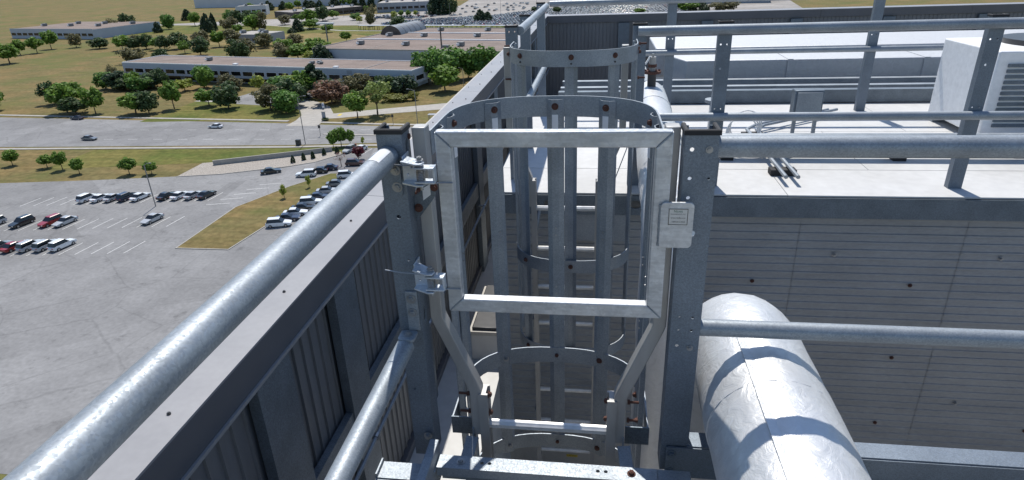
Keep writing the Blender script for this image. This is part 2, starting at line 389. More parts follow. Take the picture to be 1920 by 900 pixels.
# low box with dark lid beside the parapet foot
hb = thing('roof_hatch', 'small cream roof curb with dark lid at the parapet foot', 'roof hatch', (-.83, 4.35, -2.86))
part('curb', MB().box(-.945, -.725, 4.01, 4.72, -2.86, -2.635), 'membrane', hb, bevel=.006)
part('rim', MB().box(-.958, -.715, 3.998, 4.732, -2.634, -2.600), 'basewall', hb, bevel=.004)
part('lid', MB().box(-.935, -.735, 4.02, 4.71, -2.599, -2.575), 'dark', hb, bevel=.01)

# ================================================================== guardrails
def post(parent, x0, x1, y, z0, z1, fl=.048, webholes=(), slots=(), trim=True, mat='galv_post', back=1):
    """folded C post: web facing the viewer, two flanges behind it, black edge trim on top"""
    mb = MB(); t = .004
    plate_mb(mb, [(x0, z0), (x1, z0), (x1, z1), (x0, z1)], [circ(u, v, r, 8) for u, v, r in webholes], t, lambda u, v, q: (u, y+q, v))
    f0, f1 = y+back*t/2+back*.0004, y+back*fl
    for x in (x0+t/2, x1-t/2):
        plate_mb(mb, [(f0, z0), (f1, z0), (f1, z1), (f0, z1)], [[(u+p, v+q) for p, q in circ(0, 0, .014, 14, 2.1)] for u, v in slots], t, lambda u, v, q: (x+q, u, v))
    for x, s in ((x0+t, 1), (x1-t, -1)):
        mb.box(min(x, x+s*.012), max(x, x+s*.012), min(f1, f1-back*t), max(f1, f1-back*t), z0, z1)
    p = part('post', mb, mat, parent, smooth=None)
    if trim:
        pts = [(x0+.002, f1+back*.004, z1+.001), (x0+.002, y, z1+.001), (x1-.002, y, z1+.001), (x1-.002, f1+back*.004, z1+.001)]
        part('edge_trim', MB().sweep(pts, [(-.006,-.009),(.006,-.009),(.006,.003),(.003,.0055),(-.003,.0055),(-.006,.003)]), 'rubber', p, smooth=30)
    return p
def rail(parent, path, r=.03, name='top_rail', mat='galv'):
    return part(name, MB().tube(path, r, 20), mat, parent, smooth=50)

# guardrail along the street side of the platform
g1 = thing('guardrail', 'galvanised pipe guardrail ending at the post that carries the gate hinges', 'guardrail', (-.58, 1.64, -1.6))
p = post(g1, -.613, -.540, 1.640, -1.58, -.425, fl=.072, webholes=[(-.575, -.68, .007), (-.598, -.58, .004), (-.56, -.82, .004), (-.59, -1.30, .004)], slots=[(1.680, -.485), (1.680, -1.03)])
tr = rail(g1, [(-.583, -2.5, -.496), (-.583, 1.634, -.496)], .031)
part('rail_label', MB().strip([[(-.583+.0316*math.cos(a), yy, -.496+.0316*math.sin(a)) for a in [math.radians(50+k*8) for k in range(8)]] for yy in (1.50, 1.60)]), 'sticker', tr, smooth=60)
mr = rail(g1, [(-.585, -2.5, -1.095), (-.585, 1.585, -1.095)], .029, 'mid_rail')
part('flattened_end', MB().prism(rrect(-.605, -.552, 1.575, 1.632, .012), lambda u, v: (u, v, -1.074), lambda u, v: (u, v, -1.064)), 'galv', mr, bevel=.001)
bolt(mr, (-.578, 1.604, -1.064), (0, 0, 1), .0085, 'bolt_steel')
part('bent_tab', MB().box(-.582, -.545, 1.6300, 1.6375, -1.063, -.925), 'galv', mr, bevel=.001)
bolt(p, (-.5635, 1.6295, -.950), (0, -1, 0), .0095, 'bolt_steel'); bolt(p, (-.5635, 1.6295, -.998), (0, -1, 0), .0095, 'bolt_steel')
part('mounting_plate', MB().prism(rrect(-.603, -.552, -.615, -.505, .014), lambda u, v: (u, 1.632, v), lambda u, v: (u, 1.6375, v)), 'galv_post', p)
bolt(p, (-.566, 1.632, -.535), (0, -1, 0), .0095, 'bolt_steel'); bolt(p, (-.566, 1.632, -.585), (0, -1, 0), .0095, 'bolt_steel')
bolt(p, (-.56, 1.632, -1.49), (0, -1, 0), .009, 'bolt_steel')
# earlier post of the same rail, behind the viewer
post(g1, -.613, -.540, -.30, -1.58, -.425)
# toe plate and edge channel on that side
part('toe_plate', MB().box(-.535, -.505, -2.5, 1.575, -1.60, -1.452), 'galv', g1, bevel=.002)
ch = MB()
plate_mb(ch, [(-.70, -1.72), (-.545, -1.72), (-.545, -1.54), (-.70, -1.54)], [circ(-.595, -1.625, .024, 14)], .005, lambda u, v, q: (u, 1.47+q, v))
ch.box(-.70, -.545, 1.473, 1.545, -1.540, -1.535).box(-.70, -.695, 1.473, 1.545, -1.535, -1.520)
part('base_channel', ch, 'galv', g1, smooth=None)

# guardrail on the other side of the gate, running across the platform front
g2 = thing('guardrail', 'galvanised guardrail with perforated post on the latch side of the gate', 'guardrail', (.27, 1.64, -1.6))
wh = [(.243, -.475, .006), (.243, -.555, .0055), (.243, -.61, .0055), (.292, -.555, .004), (.285, -.985, .0045), (.285, -1.03, .0045), (.248, -.985, .0035), (.248, -1.03, .0035), (.247, -1.085, .006), (.262, -.715, .009)]
pr_ = post(g2, .224, .310, 1.640, -1.575, -.428, fl=.072, webholes=wh, slots=[(1.680, -1.00)])
bolt(pr_, (.287, 1.6375, -.475), (0, -1, 0), .006, 'bolt_steel'); bolt(pr_, (.285, 1.6375, -1.09), (0, -1, 0), .006, 'bolt_steel')
rail(g2, [(.300, 1.668, -.475), (5.4, 1.668, -.475)], .029)
rail(g2, [(.300, 1.668, -1.035), (5.4, 1.668, -1.035)], .026, 'mid_rail')
tk = MB(); plate_mb(tk, [(.240, -1.595), (5.4, -1.595), (5.4, -1.470), (.240, -1.470)], [], .005, lambda u, v, q: (u, 1.630+q, v))
tk.box(.305, 5.4, 1.633, 1.70, -1.470, -1.465); tp = part('toe_plate', tk, 'galv_post', g2, smooth=None)
bolt(tp, (.258, 1.627, -1.495), (0, -1, 0), .0095, 'galv_dark'); bolt(tp, (.258, 1.627, -1.570), (0, -1, 0), .0095, 'galv_dark')
for x in (2.05, 3.85): post(g2, x, x+.085, 1.700, -1.575, -.428, webholes=[(x+.02, -.555, .0055), (x+.06, -.555, .0055)], back=1)

# sill beam under the gate
sill = thing('sill_beam', 'galvanised channel sill under the gate with round holes in its top', 'beam', (-.15, 1.52, -1.6))
sb = MB()
plate_mb(sb, [(-.50, 1.500), (.205, 1.500), (.205, 1.558), (-.50, 1.558)], [circ(x, 1.532, .0065, 10) for x in (-.355, -.33, .02, .045)], .004, lambda u, v, q: (u, v, -1.502+q))
sb.box(-.50, .205, 1.5535, 1.558, -1.60, -1.5045).box(-.50, .205, 1.500, 1.5045, -1.535, -1.5045)
part('channel', sb, 'galv', sill, smooth=None)
part('splice_plate', MB().box(.206, .31, 1.485, 1.565, -1.512, -1.506), 'galv', sill, bevel=.002)
part('splice_plate', MB().box(-.535, -.501, 1.485, 1.565, -1.512, -1.506), 'galv', sill, bevel=.002)
bolt(sill, (.125, 1.53, -1.4998), (0, 0, 1), .0085, 'rust'); bolt(sill, (-.425, 1.53, -1.4998), (0, 0, 1), .0085, 'bolt_steel')

# ================================================================== swing gate
gate = thing('swing_gate', 'bright galvanised square tube gate with spring hinges at the ladder top', 'gate', (-.12, 1.62, -.97))
X0, X1, Z0, Z1, T = -.437, .190, -.970, -.417, .043
ya, yb = 1.600, 1.634
def member(pts, nm):
    part(nm, MB().prism(pts, lambda u, v: (u, ya, v), lambda u, v: (u, yb, v)), 'galv_new', gate, bevel=.0035)
e = .0004
member([(X0+e, Z1), (X1-e, Z1), (X1-T-e, Z1-T), (X0+T+e, Z1-T)], 'top_bar')
member([(X0+e, Z0), (X1-e, Z0), (X1-T-e, Z0+T), (X0+T+e, Z0+T)], 'bottom_bar')
member([(X0, Z0+e), (X0, Z1-e), (X0+T, Z1-T-e), (X0+T, Z0+T+e)], 'side_bar')
member([(X1, Z0+e), (X1, Z1-e), (X1-T, Z1-T-e), (X1-T, Z0+T+e)], 'side_bar')
lp = part('latch_plate', MB().prism(rrect(.168, .255, -.738, -.606, .013), lambda u, v: (u, 1.591, v), lambda u, v: (u, 1.5985, v)), 'galv_new', gate, bevel=.001, label='rounded strike plate with the maker sticker')
bead = MB(); z = -.735
pts = []
while z < -.608:
    pts.append((.1675+random.uniform(-.0012, .0012), 1.5975, z)); z += .008
part('weld_bead', bead.tube(pts, .0036, 6, (0, 1, 0)), 'galv', lp)
for cx_, cz_, sx, sz in ((X0, Z1, 1, -1), (X1, Z1, -1, -1), (X0, Z0, 1, 1), (X1, Z0, -1, 1)):
    part('weld_bead', MB().tube([(cx_+sx*(.004+k*.0043), 1.5997+random.uniform(-.0004, .0004), cz_+sz*(.004+k*.0043)) for k in range(9)], .0016, 5, (0, 1, 0)), 'galv', gate)
lb = part('maker_label', MB().prism(rrect(.1885, .2405, -.6700, -.6225, .001, 2), lambda u, v: (u, 1.5900, v), lambda u, v: (u, 1.5908, v)), 'beige', lp)
fr = MB()
for a in ((.1895, .2395, -.6692, -.6680), (.1895, .2395, -.6245, -.6233), (.1895, .1907, -.6679, -.6246), (.2383, .2395, -.6679, -.6246)):
    fr.box(a[0], a[1], 1.5893, 1.5899, a[2], a[3])
part('border', fr, 'ink', lb, smooth=None)
def lab_text(t, size, z, mat, sp=1.0, dx=0): part('lettering', text_mb(t, size, lambda u, v: (.2145+u+dx, 1.5896, z+v), sp), mat, lb, smooth=None)
lab_text('N', .0098, -.6305, 'green_ink', dx=-.0085); lab_text('SAFE', .0074, -.6312, 'green_ink', dx=.0035)
lab_text('ENGINEERING INC.', .0042, -.6385, 'ink', 1.12)
lab_text('www.nsafe.com', .0060, -.6490, 'ink', 1.0)
lab_text('1 800-815-3523', .0058, -.6605, 'ink', 1.0)

def hinge(zc):
    """spring hinge: bent bracket on the post, U strap on the gate, coil spring round the pin"""
    h = part('hinge', MB().box(-.5385, -.5350, 1.6130, 1.672, zc-.038, zc+.040), 'zinc', gate, bevel=.0008)
    for s in (1, -1):
        z = zc+s*.030
        part('hinge_leaf', MB().prism([(-.5345, 1.585), (-.488, 1.560), (-.470, 1.562), (-.466, 1.582), (-.480, 1.602), (-.5345, 1.640)], lambda u, v: (u, v, z), lambda u, v: (u, v, z+.005)), 'zinc', h, bevel=.0006)
        part('strap_leaf', MB().box(-.494, -.4385, 1.566, 1.600, z-s*.010-.0025, z-s*.010+.0025), 'zinc', h, bevel=.0006)
    part('back_plate', plate_mb(MB(), [(-.5345, zc-.030), (-.498, zc-.030), (-.503, zc+.029), (-.5345, zc+.029)], [circ(-.522, zc-.008, .004), circ(-.511, zc+.012, .004)], .004, lambda u, v, q: (u, 1.609+q, v)), 'zinc', h, smooth=None)
    part('strap_web', MB().box(-.4438, -.4376, 1.5730, 1.5990, zc-.023, zc+.023), 'zinc', h, bevel=.0008)
    bolt(h, (-.480, 1.585, zc+.040), (0, 0, 1), .0068, 'bolt_steel')
    part('pin', MB().tube([(-.480, 1.585, zc-.046), (-.480, 1.585, zc+.038)], .0045, 10, (0, 1, 0)), 'bolt_steel', h)
    sp = []
    for k in range(11*12): a = 2*math.pi*k/12; sp.append((-.480+.0105*math.cos(a), 1.585+.0105*math.sin(a), zc-.026+.052*k/(11*12)))
    part('spring', MB().tube(sp, .0021, 6, (.3, .2, 1)), 'spring', h)
    part('spring_arm', MB().tube([(-.480, 1.574, zc+.027), (-.570, 1.586, zc+.026), (-.622, 1.598, zc+.027)], .0019, 6), 'bolt_steel', h)
    part('spring_arm', MB().tube([(-.480, 1.574, zc-.026), (-.430, 1.594, zc-.028), (-.395, 1.597, zc-.029)], .0021, 6), 'bolt_steel', h)
hinge(-.530); hinge(-.862)

# strap plate between post and ladder stile
sp_ = thing('strap_plate', 'thin cut-corner bracket with a white sticker bolted beside the upper hinge', 'bracket', (-.505, 1.69, -.70))
part('plate', MB().prism([(-.543, -.700), (-.536, -.712), (-.478, -.640), (-.468, -.615), (-.474, -.590), (-.495, -.585), (-.543, -.640)], lambda u, v: (u, 1.6935, v), lambda u, v: (u, 1.6975, v)), 'galv_dark', sp_, bevel=.0008)
part('sticker', MB().prism([(-.512, -.648), (-.488, -.630), (-.488, -.597), (-.512, -.611)], lambda u, v: (u, 1.6925, v), lambda u, v: (u, 1.6933, v)), 'sticker', sp_)
bolt(sp_, (-.529, 1.6935, -.672), (0, -1, 0), .0085); bolt(sp_, (-.476, 1.6935, -.607), (0, -1, 0), .0075); stud(sp_, (-.5235, 1.6935, -.615), (0, -1, 0), .006)

# ================================================================== caged ladders
def band(parent, path, z0, h=.074, t=.005, mat='galv', name='hoop'):
    P = [(x, y, z0-h/2) for x, y in path]
    return part(name, MB().sweep(P, [(-t/2,-h/2),(t/2,-h/2),(t/2,h/2),(-t/2,h/2)]), mat, parent, smooth=30)
def vstrip(parent, x, y, n, z0, z1, w_=.062, mat='galv'):
    """cage upright: shallow folded strip, its fold towards -n"""
    n = Vector((n[0], n[1], 0)).normalized(); t = Vector((-n.y, n.x, 0))
    sec = [(-w_/2, .0), (-w_*.20, -.013), (w_*.20, -.013), (w_/2, .0), (w_/2, .003), (w_*.20, -.010), (-w_*.20, -.010), (-w_/2, .003)]
    f = lambda z: (lambda u, v: (x+t.x*u+n.x*v, y+t.y*u+n.y*v, z))
    return part('cage_strip', MB().prism(sec, f(z0), f(z1)), mat, parent, smooth=None)
def ushape(cx, y0, ys_, y1, W, sgn=1, n=22, ex=.80):
    """U plan: straight legs from y0 to ys_, rounded to y1"""
    out = [(cx-W, y0)]
    for k in range(n+1):
        a = math.pi*k/n; c, s_ = -math.cos(a), math.sin(a)
        out.append((cx+W*math.copysign(abs(c)**ex, c), ys_+(y1-ys_)*abs(s_)**ex))
    out.append((cx+W, y0)); return out
def ladder(L, cx, y, hw, ztop, zbot, rung0, flare, zf0, zf1, zt, depth=.060, step=.305):
    sec = [(-.016,-depth/2),(.016,-depth/2),(.016,-depth*.36),(.009,-depth*.32),(.009,depth*.32),(.016,depth*.36),(.016,depth/2),(-.016,depth/2),(-.016,depth*.36),(-.009,depth*.32),(-.009,-depth*.32),(-.016,-depth*.36)]
    for s in (-1, 1):
        x = cx+s*hw
        part('stile', MB().prism(sec, lambda u, v: (x+u, y+v, zbot), lambda u, v: (x+u, y+v, ztop)), 'alu', L, smooth=None)
        xf = cx+s*flare
        xx = x+s*.0265
        part('walk_through_rail', MB().sweep([(xx, y, ztop-.18), (xx, y, zf0), (xx+(xf-xx)*.06, y, zf0+.02), (xf-(xf-xx)*.06, y, zf1-.02), (xf, y, zf1), (xf, y, zt)],
             [(-.020,-.024),(.020,-.024),(.020,.024),(-.020,.024)], up=(0, 1, 0)), 'alu', L, bevel=.003)
    z = rung0; rb = []
    while z > zbot+.1:
        n = 16; sec_ = [((.0165 if k % 2 else .0148)*math.cos(2*math.pi*k/n), (.0165 if k % 2 else .0148)*math.sin(2*math.pi*k/n)) for k in range(n)]
        part('rung', MB().sweep([(cx-hw+.010, y, z), (cx+hw-.010, y, z)], sec_), 'rung', L, smooth=None); z -= step

L1 = thing('caged_ladder', 'galvanised caged ladder descending from the swing gate into the roof well', 'ladder', (-.153, 1.74, FLOOR))
CX = -.155
ladder(L1, CX, 1.722, .218, -1.352, FLOOR, -1.497, .354, -1.345, -1.055, -.430)
U1 = ushape(CX, 1.752, 1.93, 2.235, .335)
h1 = band(L1, U1, -.452)
U2 = ushape(CX, 1.752, 1.93, 2.215, .345)
h2 = band(L1, U2, -1.500); h3 = band(L1, U2, -1.965)
for hp, zz in ((h2, -1.5), (h3, -1.965)):
    for s in (-1, 1):
        xa, xb = sorted((CX+s*.3505, CX+s*.245)); part('hoop_end', MB().box(xa, xb, 1.7475, 1.7525, zz-.074, zz), 'galv_dark', hp)
for s in (-1, 1):
    xa, xb = sorted((CX+s*.3375, CX+s*.362)); part('hoop_end', MB().box(xa, xb, 1.7475, 1.7515, -.526, -.452), 'galv', h1)
def place(U, k):
    n = len(U); i = k*(n-1); a = int(min(n-2, math.floor(i))); f = i-a
    p = Vector(U[a]).lerp(Vector(U[a+1]), f); t = (Vector(U[a+1])-Vector(U[a])).normalized(); return p, Vector((-t.y, t.x))
def on_u(U, xt, side):
    """point on the U nearest to a given x on the rounded part"""
    best = None
    for a in range(1, len(U)-2):
        for f in (0, .25, .5, .75):
            p = Vector(U[a]).lerp(Vector(U[a+1]), f)
            if best is None or abs(p.x-xt) < best[0]: t = (Vector(U[a+1])-Vector(U[a])).normalized(); best = (abs(p.x-xt), p, Vector((-t.y, t.x)))
    return best[1], best[2]
spots = [-.378, -.162, .026]
items = [(*on_u(U1, x, 0), True) for x in spots]
items += [(Vector((CX-.335, 1.98)), Vector((-1, .25)), False), (Vector((CX+.335, 1.98)), Vector((1, .25)), False), (Vector((CX-.335, 1.83)), Vector((-1, 0)), False), (Vector((CX+.335, 1.83)), Vector((1, 0)), False)]
for q, nn, front in items:
    nn = nn.normalized()
    if nn.y < 0: nn = -nn
    q2 = q-nn*.007
    st = vstrip(L1, q2.x, q2.y, nn, -2.045, -.462)
    for zz in (-.486, -1.537, -2.005):
        bolt(st, (q2.x-nn.x*.013, q2.y-nn.y*.013, zz), (-nn.x, -nn.y, 0), .0078, 'rust' if zz > -1 or q.x > -.2 else 'bolt_steel')
    for zz in (-.955, -.985, -1.21, -1.24):
        rivet(st, (q2.x-nn.x*.012, q2.y-nn.y*.012, zz), (-nn.x, -nn.y, 0), .0042, 'bolt_steel')
    if front or q.y > 1.9:
        tt = Vector((-nn.y, nn.x)); a = q2-nn*.0137
        z0 = -.515
        part('tag', MB().prism([(-.011, z0-.085), (.011, z0-.085), (.011, z0), (-.011, z0)], lambda u, v: (a.x+tt.x*u, a.y+tt.y*u, v), lambda u, v: (a.x+tt.x*u-nn.x*.001, a.y+tt.y*u-nn.y*.001, v)), 'sticker', st)
for s in (-1, 1):
    x = CX+s*.25
    stud(L1, (x+s*.020, 1.722, -1.372), (s, 0, 0), .0075); stud(L1, (x+s*.020, 1.722, -1.448), (s, 0, 0), .0075)
    bolt(L1, (x-s*.046, 1.722, -1.372), (-s, 0, 0), .0085); bolt(L1, (x-s*.046, 1.722, -1.448), (-s, 0, 0), .0085)
    part('standoff_bracket', MB().sweep([(x+s*.030, 1.560, -1.595), (x+s*.012, 1.690, -1.535)], [(-.022,-.004),(.022,-.004),(.022,.004),(-.022,.004)]), 'galv', L1, bevel=.001)
    part('standoff_bracket', MB().box(*sorted((x+s*.0075, x+s*.0125)), 1.690, 1.715, -1.60, -1.50), 'galv', L1)
    stud(L1, (CX+s*.38, 1.70, -.455), (s, 0, 0), .0075); stud(L1, (CX+s*.378, 1.70, -.60), (s, 0, 0), .0065)
    bolt(L1, (CX+s*.352, 1.7475, -.489), (0, -1, 0), .007)

L2 = thing('caged_ladder', 'galvanised caged ladder climbing the ribbed wall to the opposite roof', 'ladder', (-.2, 4.0, FLOOR))
CX2 = -.150; YL = 3.80
ladder(L2, -.203, YL, .205, -1.30, FLOOR, -1.497, .345, -1.29, -1.0, -.48, step=.29)
V1 = ushape(CX2, 3.78, 3.66, 3.345, .352)
for zz in (-.447, -1.650, -2.27):
    hb_ = band(L2, V1, zz, .082)
for xt in (-.42, -.150, .075):
    q, nn = on_u(V1, xt, 0); nn = nn.normalized()
    if nn.y > 0: nn = -nn
    q2 = q-nn*.007
    st = vstrip(L2, q2.x, q2.y, nn, -2.35, -.455, .068)
    for zz in (-.480, -1.69, -2.31): bolt(st, (q.x+nn.x*.003, q.y+nn.y*.003, zz), (nn.x, nn.y, 0), .009)
    rivet(st, (q.x+nn.x*.003, q.y+nn.y*.003, -.512), (nn.x, nn.y, 0), .005, 'dark')
for s in (-1, 1):
    for yy in (3.58, 3.72):
        st = vstrip(L2, CX2+s*.345, yy, (s, -.15), -2.35, -.45, .062); bolt(st, (CX2+s*.356, yy, -.49), (s, 0, 0), .009)
    stud(L2, (CX2+s*.365, 3.76, -.47), (s, 0, 0), .0085); stud(L2, (CX2+s*.365, 3.76, -.66), (s, 0, 0), .0085)
    for zz in (-2.40, -3.20): part('wall_bracket', MB().box(*sorted((-.203+s*.225, -.203+s*.235)), 3.79, 4.13, zz, zz+.06), 'galv', L2)
part('brace', MB().tube([(-.50, 3.66, -2.30), (-.40, 4.09, -1.62)], .012, 8), 'galv', L2)
part('brace', MB().bar((-.60, 4.28, -1.48), (-.54, 3.84, -.95), .035, .006, (1, 0, 0)), 'galv', L2)
part('brace', MB().bar((.225, 4.00, -1.02), (.08, 3.86, -1.40), .030, .006, (1, 0, 0)), 'galv', L2)

# guardrail on the opposite roof edge, continuing along the street side
g3 = thing('guardrail', 'galvanised guardrail on the opposite roof running beside the street-side parapet', 'guardrail', (-.58, 5.3, -1.5))
for y, top in ((4.38, -.42), (5.20, -.42), (6.60, -.42)): post(g3, -.640, -.560, y, -1.5, top, webholes=[(-.615, -.455, .006), (-.575, -.455, .005)])
rail(g3, [(-.545, 4.42, -.455), (-.545, 6.62, -.455)], .030); rail(g3, [(-.545, 4.42, -1.0), (-.545, 6.62, -1.0)], .026, 'mid_rail')
g4 = thing('guardrail', 'galvanised guardrail on the opposite roof edge beside the far ladder top', 'guardrail', (1.5, 4.25, -1.5))
for x in (.205, .735, 2.3, 4.0): post(g4, x, x+.085, 4.27, -1.5, -.415, webholes=[(x+.02, -.55, .006), (x+.06, -.55, .006), (x+.03, -.70, .007), (x+.02, -.96, .005), (x+.06, -.96, .005)])
rail(g4, [(.235, 4.235, -.455), (6, 4.235, -.455)], .030); rail(g4, [(.235, 4.238, -1.005), (6, 4.238, -1.005)], .027, 'mid_rail')
g5 = thing('guardrail', 'galvanised guardrail standing in front of the foil-covered ducts', 'guardrail', (2, 6.5, -1.5))
for x in (.635, 2.5, 4.4): post(g5, x, x+.085, 6.54, -1.5, -.40, webholes=[(x+.02, -.78, .006), (x+.06, -.78, .006)])
rail(g5, [(-.5, 6.50, -.425), (6.5, 6.50, -.425)], .028); rail(g5, [(-.5, 6.50, -.905), (6.5, 6.50, -.905)], .025, 'mid_rail')

# ================================================================== pipes, ducts and frames
def arc(cx, cy, cz, r, a0, a1, n=8): return [(cx, cy+r*math.cos(math.radians(a0+(a1-a0)*k/n)), cz+r*math.sin(math.radians(a0+(a1-a0)*k/n))) for k in range(n+1)]
def wrap(mb_path, r, parent, name='jacket', mat='foil', n=26):
    """jacket with slightly uneven radius"""
    P = [Vector(p) for p in mb_path]; out = [P[0]]
    for a, b in zip(P, P[1:]):
        k = max(1, int((b-a).length/.10))
        for j in range(1, k+1): out.append(a.lerp(b, j/k))
    mb = MB()
    mb.tube([tuple(p) for p in out], r, n, up=(1, 0, 0))
    mb.v = [(x+random.gauss(0, .0016), y+random.gauss(0, .0016), z+random.gauss(0, .0016)) for x, y, z in mb.v]
    return part(name, mb, mat, parent, smooth=70)
pp = thing('insulated_pipe', 'foil wrapped pipe arching over the toe plate beside the perforated post', 'pipe', (.52, 2.2, FLOOR))
wrap([(.515, 2.17, FLOOR), (.515, 2.17, -1.58)] + arc(.515, 1.86, -1.58, .31, 0, 90)[1:] + [(.515, -1.6, -1.285)], .183, pp)
for y in (1.50, .72, -.1): part('overlap_band', MB().tube([(.515, y, -1.2745), (.515, y+.075, -1.2735)], .1858, 30, (1, 0, 0), True), 'foil', pp)
part('lap_seam', MB().sweep([(.455, y, -1.1012+.0004*math.sin(y*9)) for y in [1.78-.12*k for k in range(20)]], [(-.016, -.002), (.016, -.002), (.016, .0022), (-.016, .0022)]), 'foil', pp)
for z in (-1.9, -2.8): part('overlap_band', MB().tube([(.515, 2.17, z), (.515, 2.17, z+.075)], .1858, 30, (0, 1, 0), True), 'foil', pp)
pp2 = thing('insulated_pipe', 'foil wrapped pipe with a rusty vent valve running back over the far roof', 'pipe', (.42, 3, FLOOR))
for y in (5.1, 4.2): part('overlap_band', MB().tube([(.425-.02*(5.1-y), y, -1.19), (.427-.02*(5.1-y), y+.07, -1.19)], .1535, 26, (1, 0, 0), True), 'foil', pp2)
wrap([(.440, 5.75, -1.19), (.375, 3.22, -1.19)] + [(.375, y, z) for _, y, z in arc(.4, 3.22, -1.45, .26, 90, 180)][1:] + [(.365, 2.95, FLOOR)], .150, pp2)
part('end_cap', MB().tube([(.440, 5.75, -1.19), (.441, 5.82, -1.19), (.442, 5.87, -1.19)], .12, 20, (1, 0, 0)), 'foil', pp2)
va = thing('vent_valve', 'small rusty flanged vent valve on top of the foil pipe', 'valve', (.45, 5.55, -1.05))
VY = 5.52; VX = .436
part('stub', MB().tube([(VX, VY, -1.06), (VX, VY, -.93)], .036, 14, (0, 1, 0)), 'dark', va)
part('flange', MB().tube([(VX, VY, -.935), (VX, VY, -.915)], .075, 18, (0, 1, 0)), 'rust', va)
for k in range(6): a = k*math.pi/3; bolt(va, (VX+.058*math.cos(a), VY+.058*math.sin(a), -.915), (0, 0, 1), .009)
part('body', MB().tube([(VX, VY, -.9149), (VX, VY, -.86), (VX, VY, -.85), (VX, VY, -.80)], .028, 12, (0, 1, 0)), 'alu', va)
part('nut', MB().tube([(VX, VY, -.885), (VX, VY, -.860)], .036, 6, (0, 1, 0)), 'rust', va)
part('handle', MB().bar((VX-.02, VY, -.795), (VX-.060, VY, -.86), .022, .012), 'whitepaint', va)
part('stem', MB().tube([(VX, VY, -.80), (VX, VY, -.775)], .010, 8, (0, 1, 0)), 'bolt_steel', va)

# equipment frame and ducts beyond the second guardrail
fr_ = thing('equipment_frame', 'galvanised steel frame of long beams carrying the foil-covered ducts', 'frame', (2, 7.2, -1.5))
for y0, z0, z1, m in ((6.95, -1.5, -1.37, 'galv_dark'), (7.35, -1.5, -1.40, 'galv'), (7.75, -1.5, -1.40, 'galv')):
    part('beam', MB().box(-.45, 8, y0, y0+.005, z0, z1).box(-.45, 8, y0+.0055, y0+.09, z1-.006, z1).box(-.45, 8, y0+.0055, y0+.09, z0, z0+.006), m, fr_)
for k in range(6): part('cross_beam', MB().box(.62+k*1.25, .70+k*1.25, 7.10, 10.2, -1.70, -1.62), 'galv', fr_, bevel=.003)
for k in range(6): part('runner', MB().box(.75, 8, 7.30+k*.42, 7.37+k*.42, -1.618, -1.565), 'whitepaint', fr_, bevel=.003)
for x in (.7, 3.2, 5.7): part('leg', MB().box(x, x+.08, 8.6, 8.68, -3.1, -1.701), 'galv_dark', fr_)
d1 = thing('insulated_duct', 'large white foil-covered duct with a stepped front on the equipment frame', 'duct', (2.5, 8.5, -1.56))
part('front_section', MB().prism([(1.03, 8.0), (.88, 8.45), (.88, 8.95), (7.6, 8.95), (7.6, 8.0)], lambda u, v: (u, v, -1.56), lambda u, v: (u, v, -1.215)), 'ductfoil', d1, bevel=.012)
part('rear_section', MB().box(.74, 7.8, 8.953, 10.25, -1.56, -1.19), 'ductfoil', d1, bevel=.015)
for x in (2.2, 3.7, 5.2): part('joint_strip', MB().box(x, x+.06, 7.985, 8.94, -1.555, -1.209), 'ductfoil', d1)
cb = thing('cable_coil', 'loose coil of white cable hanging beside the far guardrail post', 'cable', (1.05, 5.1, -1.5))
for k in range(4):
    part('loop', MB().tube([(1.12+.12*math.cos(a)+.015*k, 5.05+.03*k, -1.33+.13*math.sin(a)+.01*k) for a in [2*math.pi*j/24 for j in range(25)]], .0055, 6, (0, 1, 0)), 'wire', cb)
part('tail', MB().tube([(1.16, 5.1, -1.46), (1.4, 4.9, -1.494), (1.9, 5.2, -1.494), (2.6, 5.0, -1.494)], .0055, 6), 'wire', cb)
gb = thing('galvanised_pipe', 'bare galvanised pipe lying across the far white roof', 'pipe', (2.5, 4.85, -1.5))
part('pipe', MB().tube([(.70, 4.95, -1.36), (6.5, 4.95, -1.36)], .055, 18), 'galv', gb)
for x in (.95, 2.2, 3.5): part('support', MB().box(x, x+.09, 4.87, 5.03, -1.5, -1.416), 'rubber', gb)
ct = thing('conduit_run', 'pair of slim grey conduits on rubber blocks crossing the far white roof', 'conduit', (1.6, 5.6, -1.5))
for x in (1.28, 1.36): part('conduit', MB().tube([(x, 4.3, -1.44), (x, 5.6, -1.44), (x+.10, 5.75, -1.44), (x+.9, 6.35, -1.44)], .014, 8), 'galv', ct)
for y in (4.5, 5.05, 5.5): part('block', MB().box(1.23, 1.41, y, y+.09, -1.5, -1.455), 'rubber', ct, bevel=.006)
jb = thing('junction_box', 'small grey electrical box on a short stand beside the conduits', 'electrical box', (1.62, 5.3, -1.5))
part('box', MB().box(1.54, 1.76, 5.25, 5.36, -1.28, -1.04), 'galv_dark', jb, bevel=.008); part('cover', MB().box(1.555, 1.745, 5.238, 5.249, -1.265, -1.055), 'galv', jb, bevel=.003)
for x in (1.56, 1.72): part('leg', MB().box(x, x+.025, 5.29, 5.315, -1.5, -1.281), 'galv', jb)
vp = thing('vent_pipe', 'short white vent pipe with a rain cap on the far white roof', 'vent', (.98, 5.55, -1.5))
part('pipe', MB().tube([(.98, 5.55, -1.5), (.98, 5.55, -1.22)], .045, 14, (0, 1, 0)), 'whitepaint', vp); part('collar', MB().tube([(.98, 5.55, -1.499), (.98, 5.55, -1.45)], .085, 16, (0, 1, 0)), 'rubber', vp)
part('rain_cap', MB().tube([(.98, 5.55, -1.19), (.98, 5.55, -1.165)], .085, 16, (0, 1, 0)), 'galv', vp); part('cap_stem', MB().tube([(.98, 5.55, -1.2195), (.98, 5.55, -1.1905)], .012, 8, (0, 1, 0)), 'galv', vp)
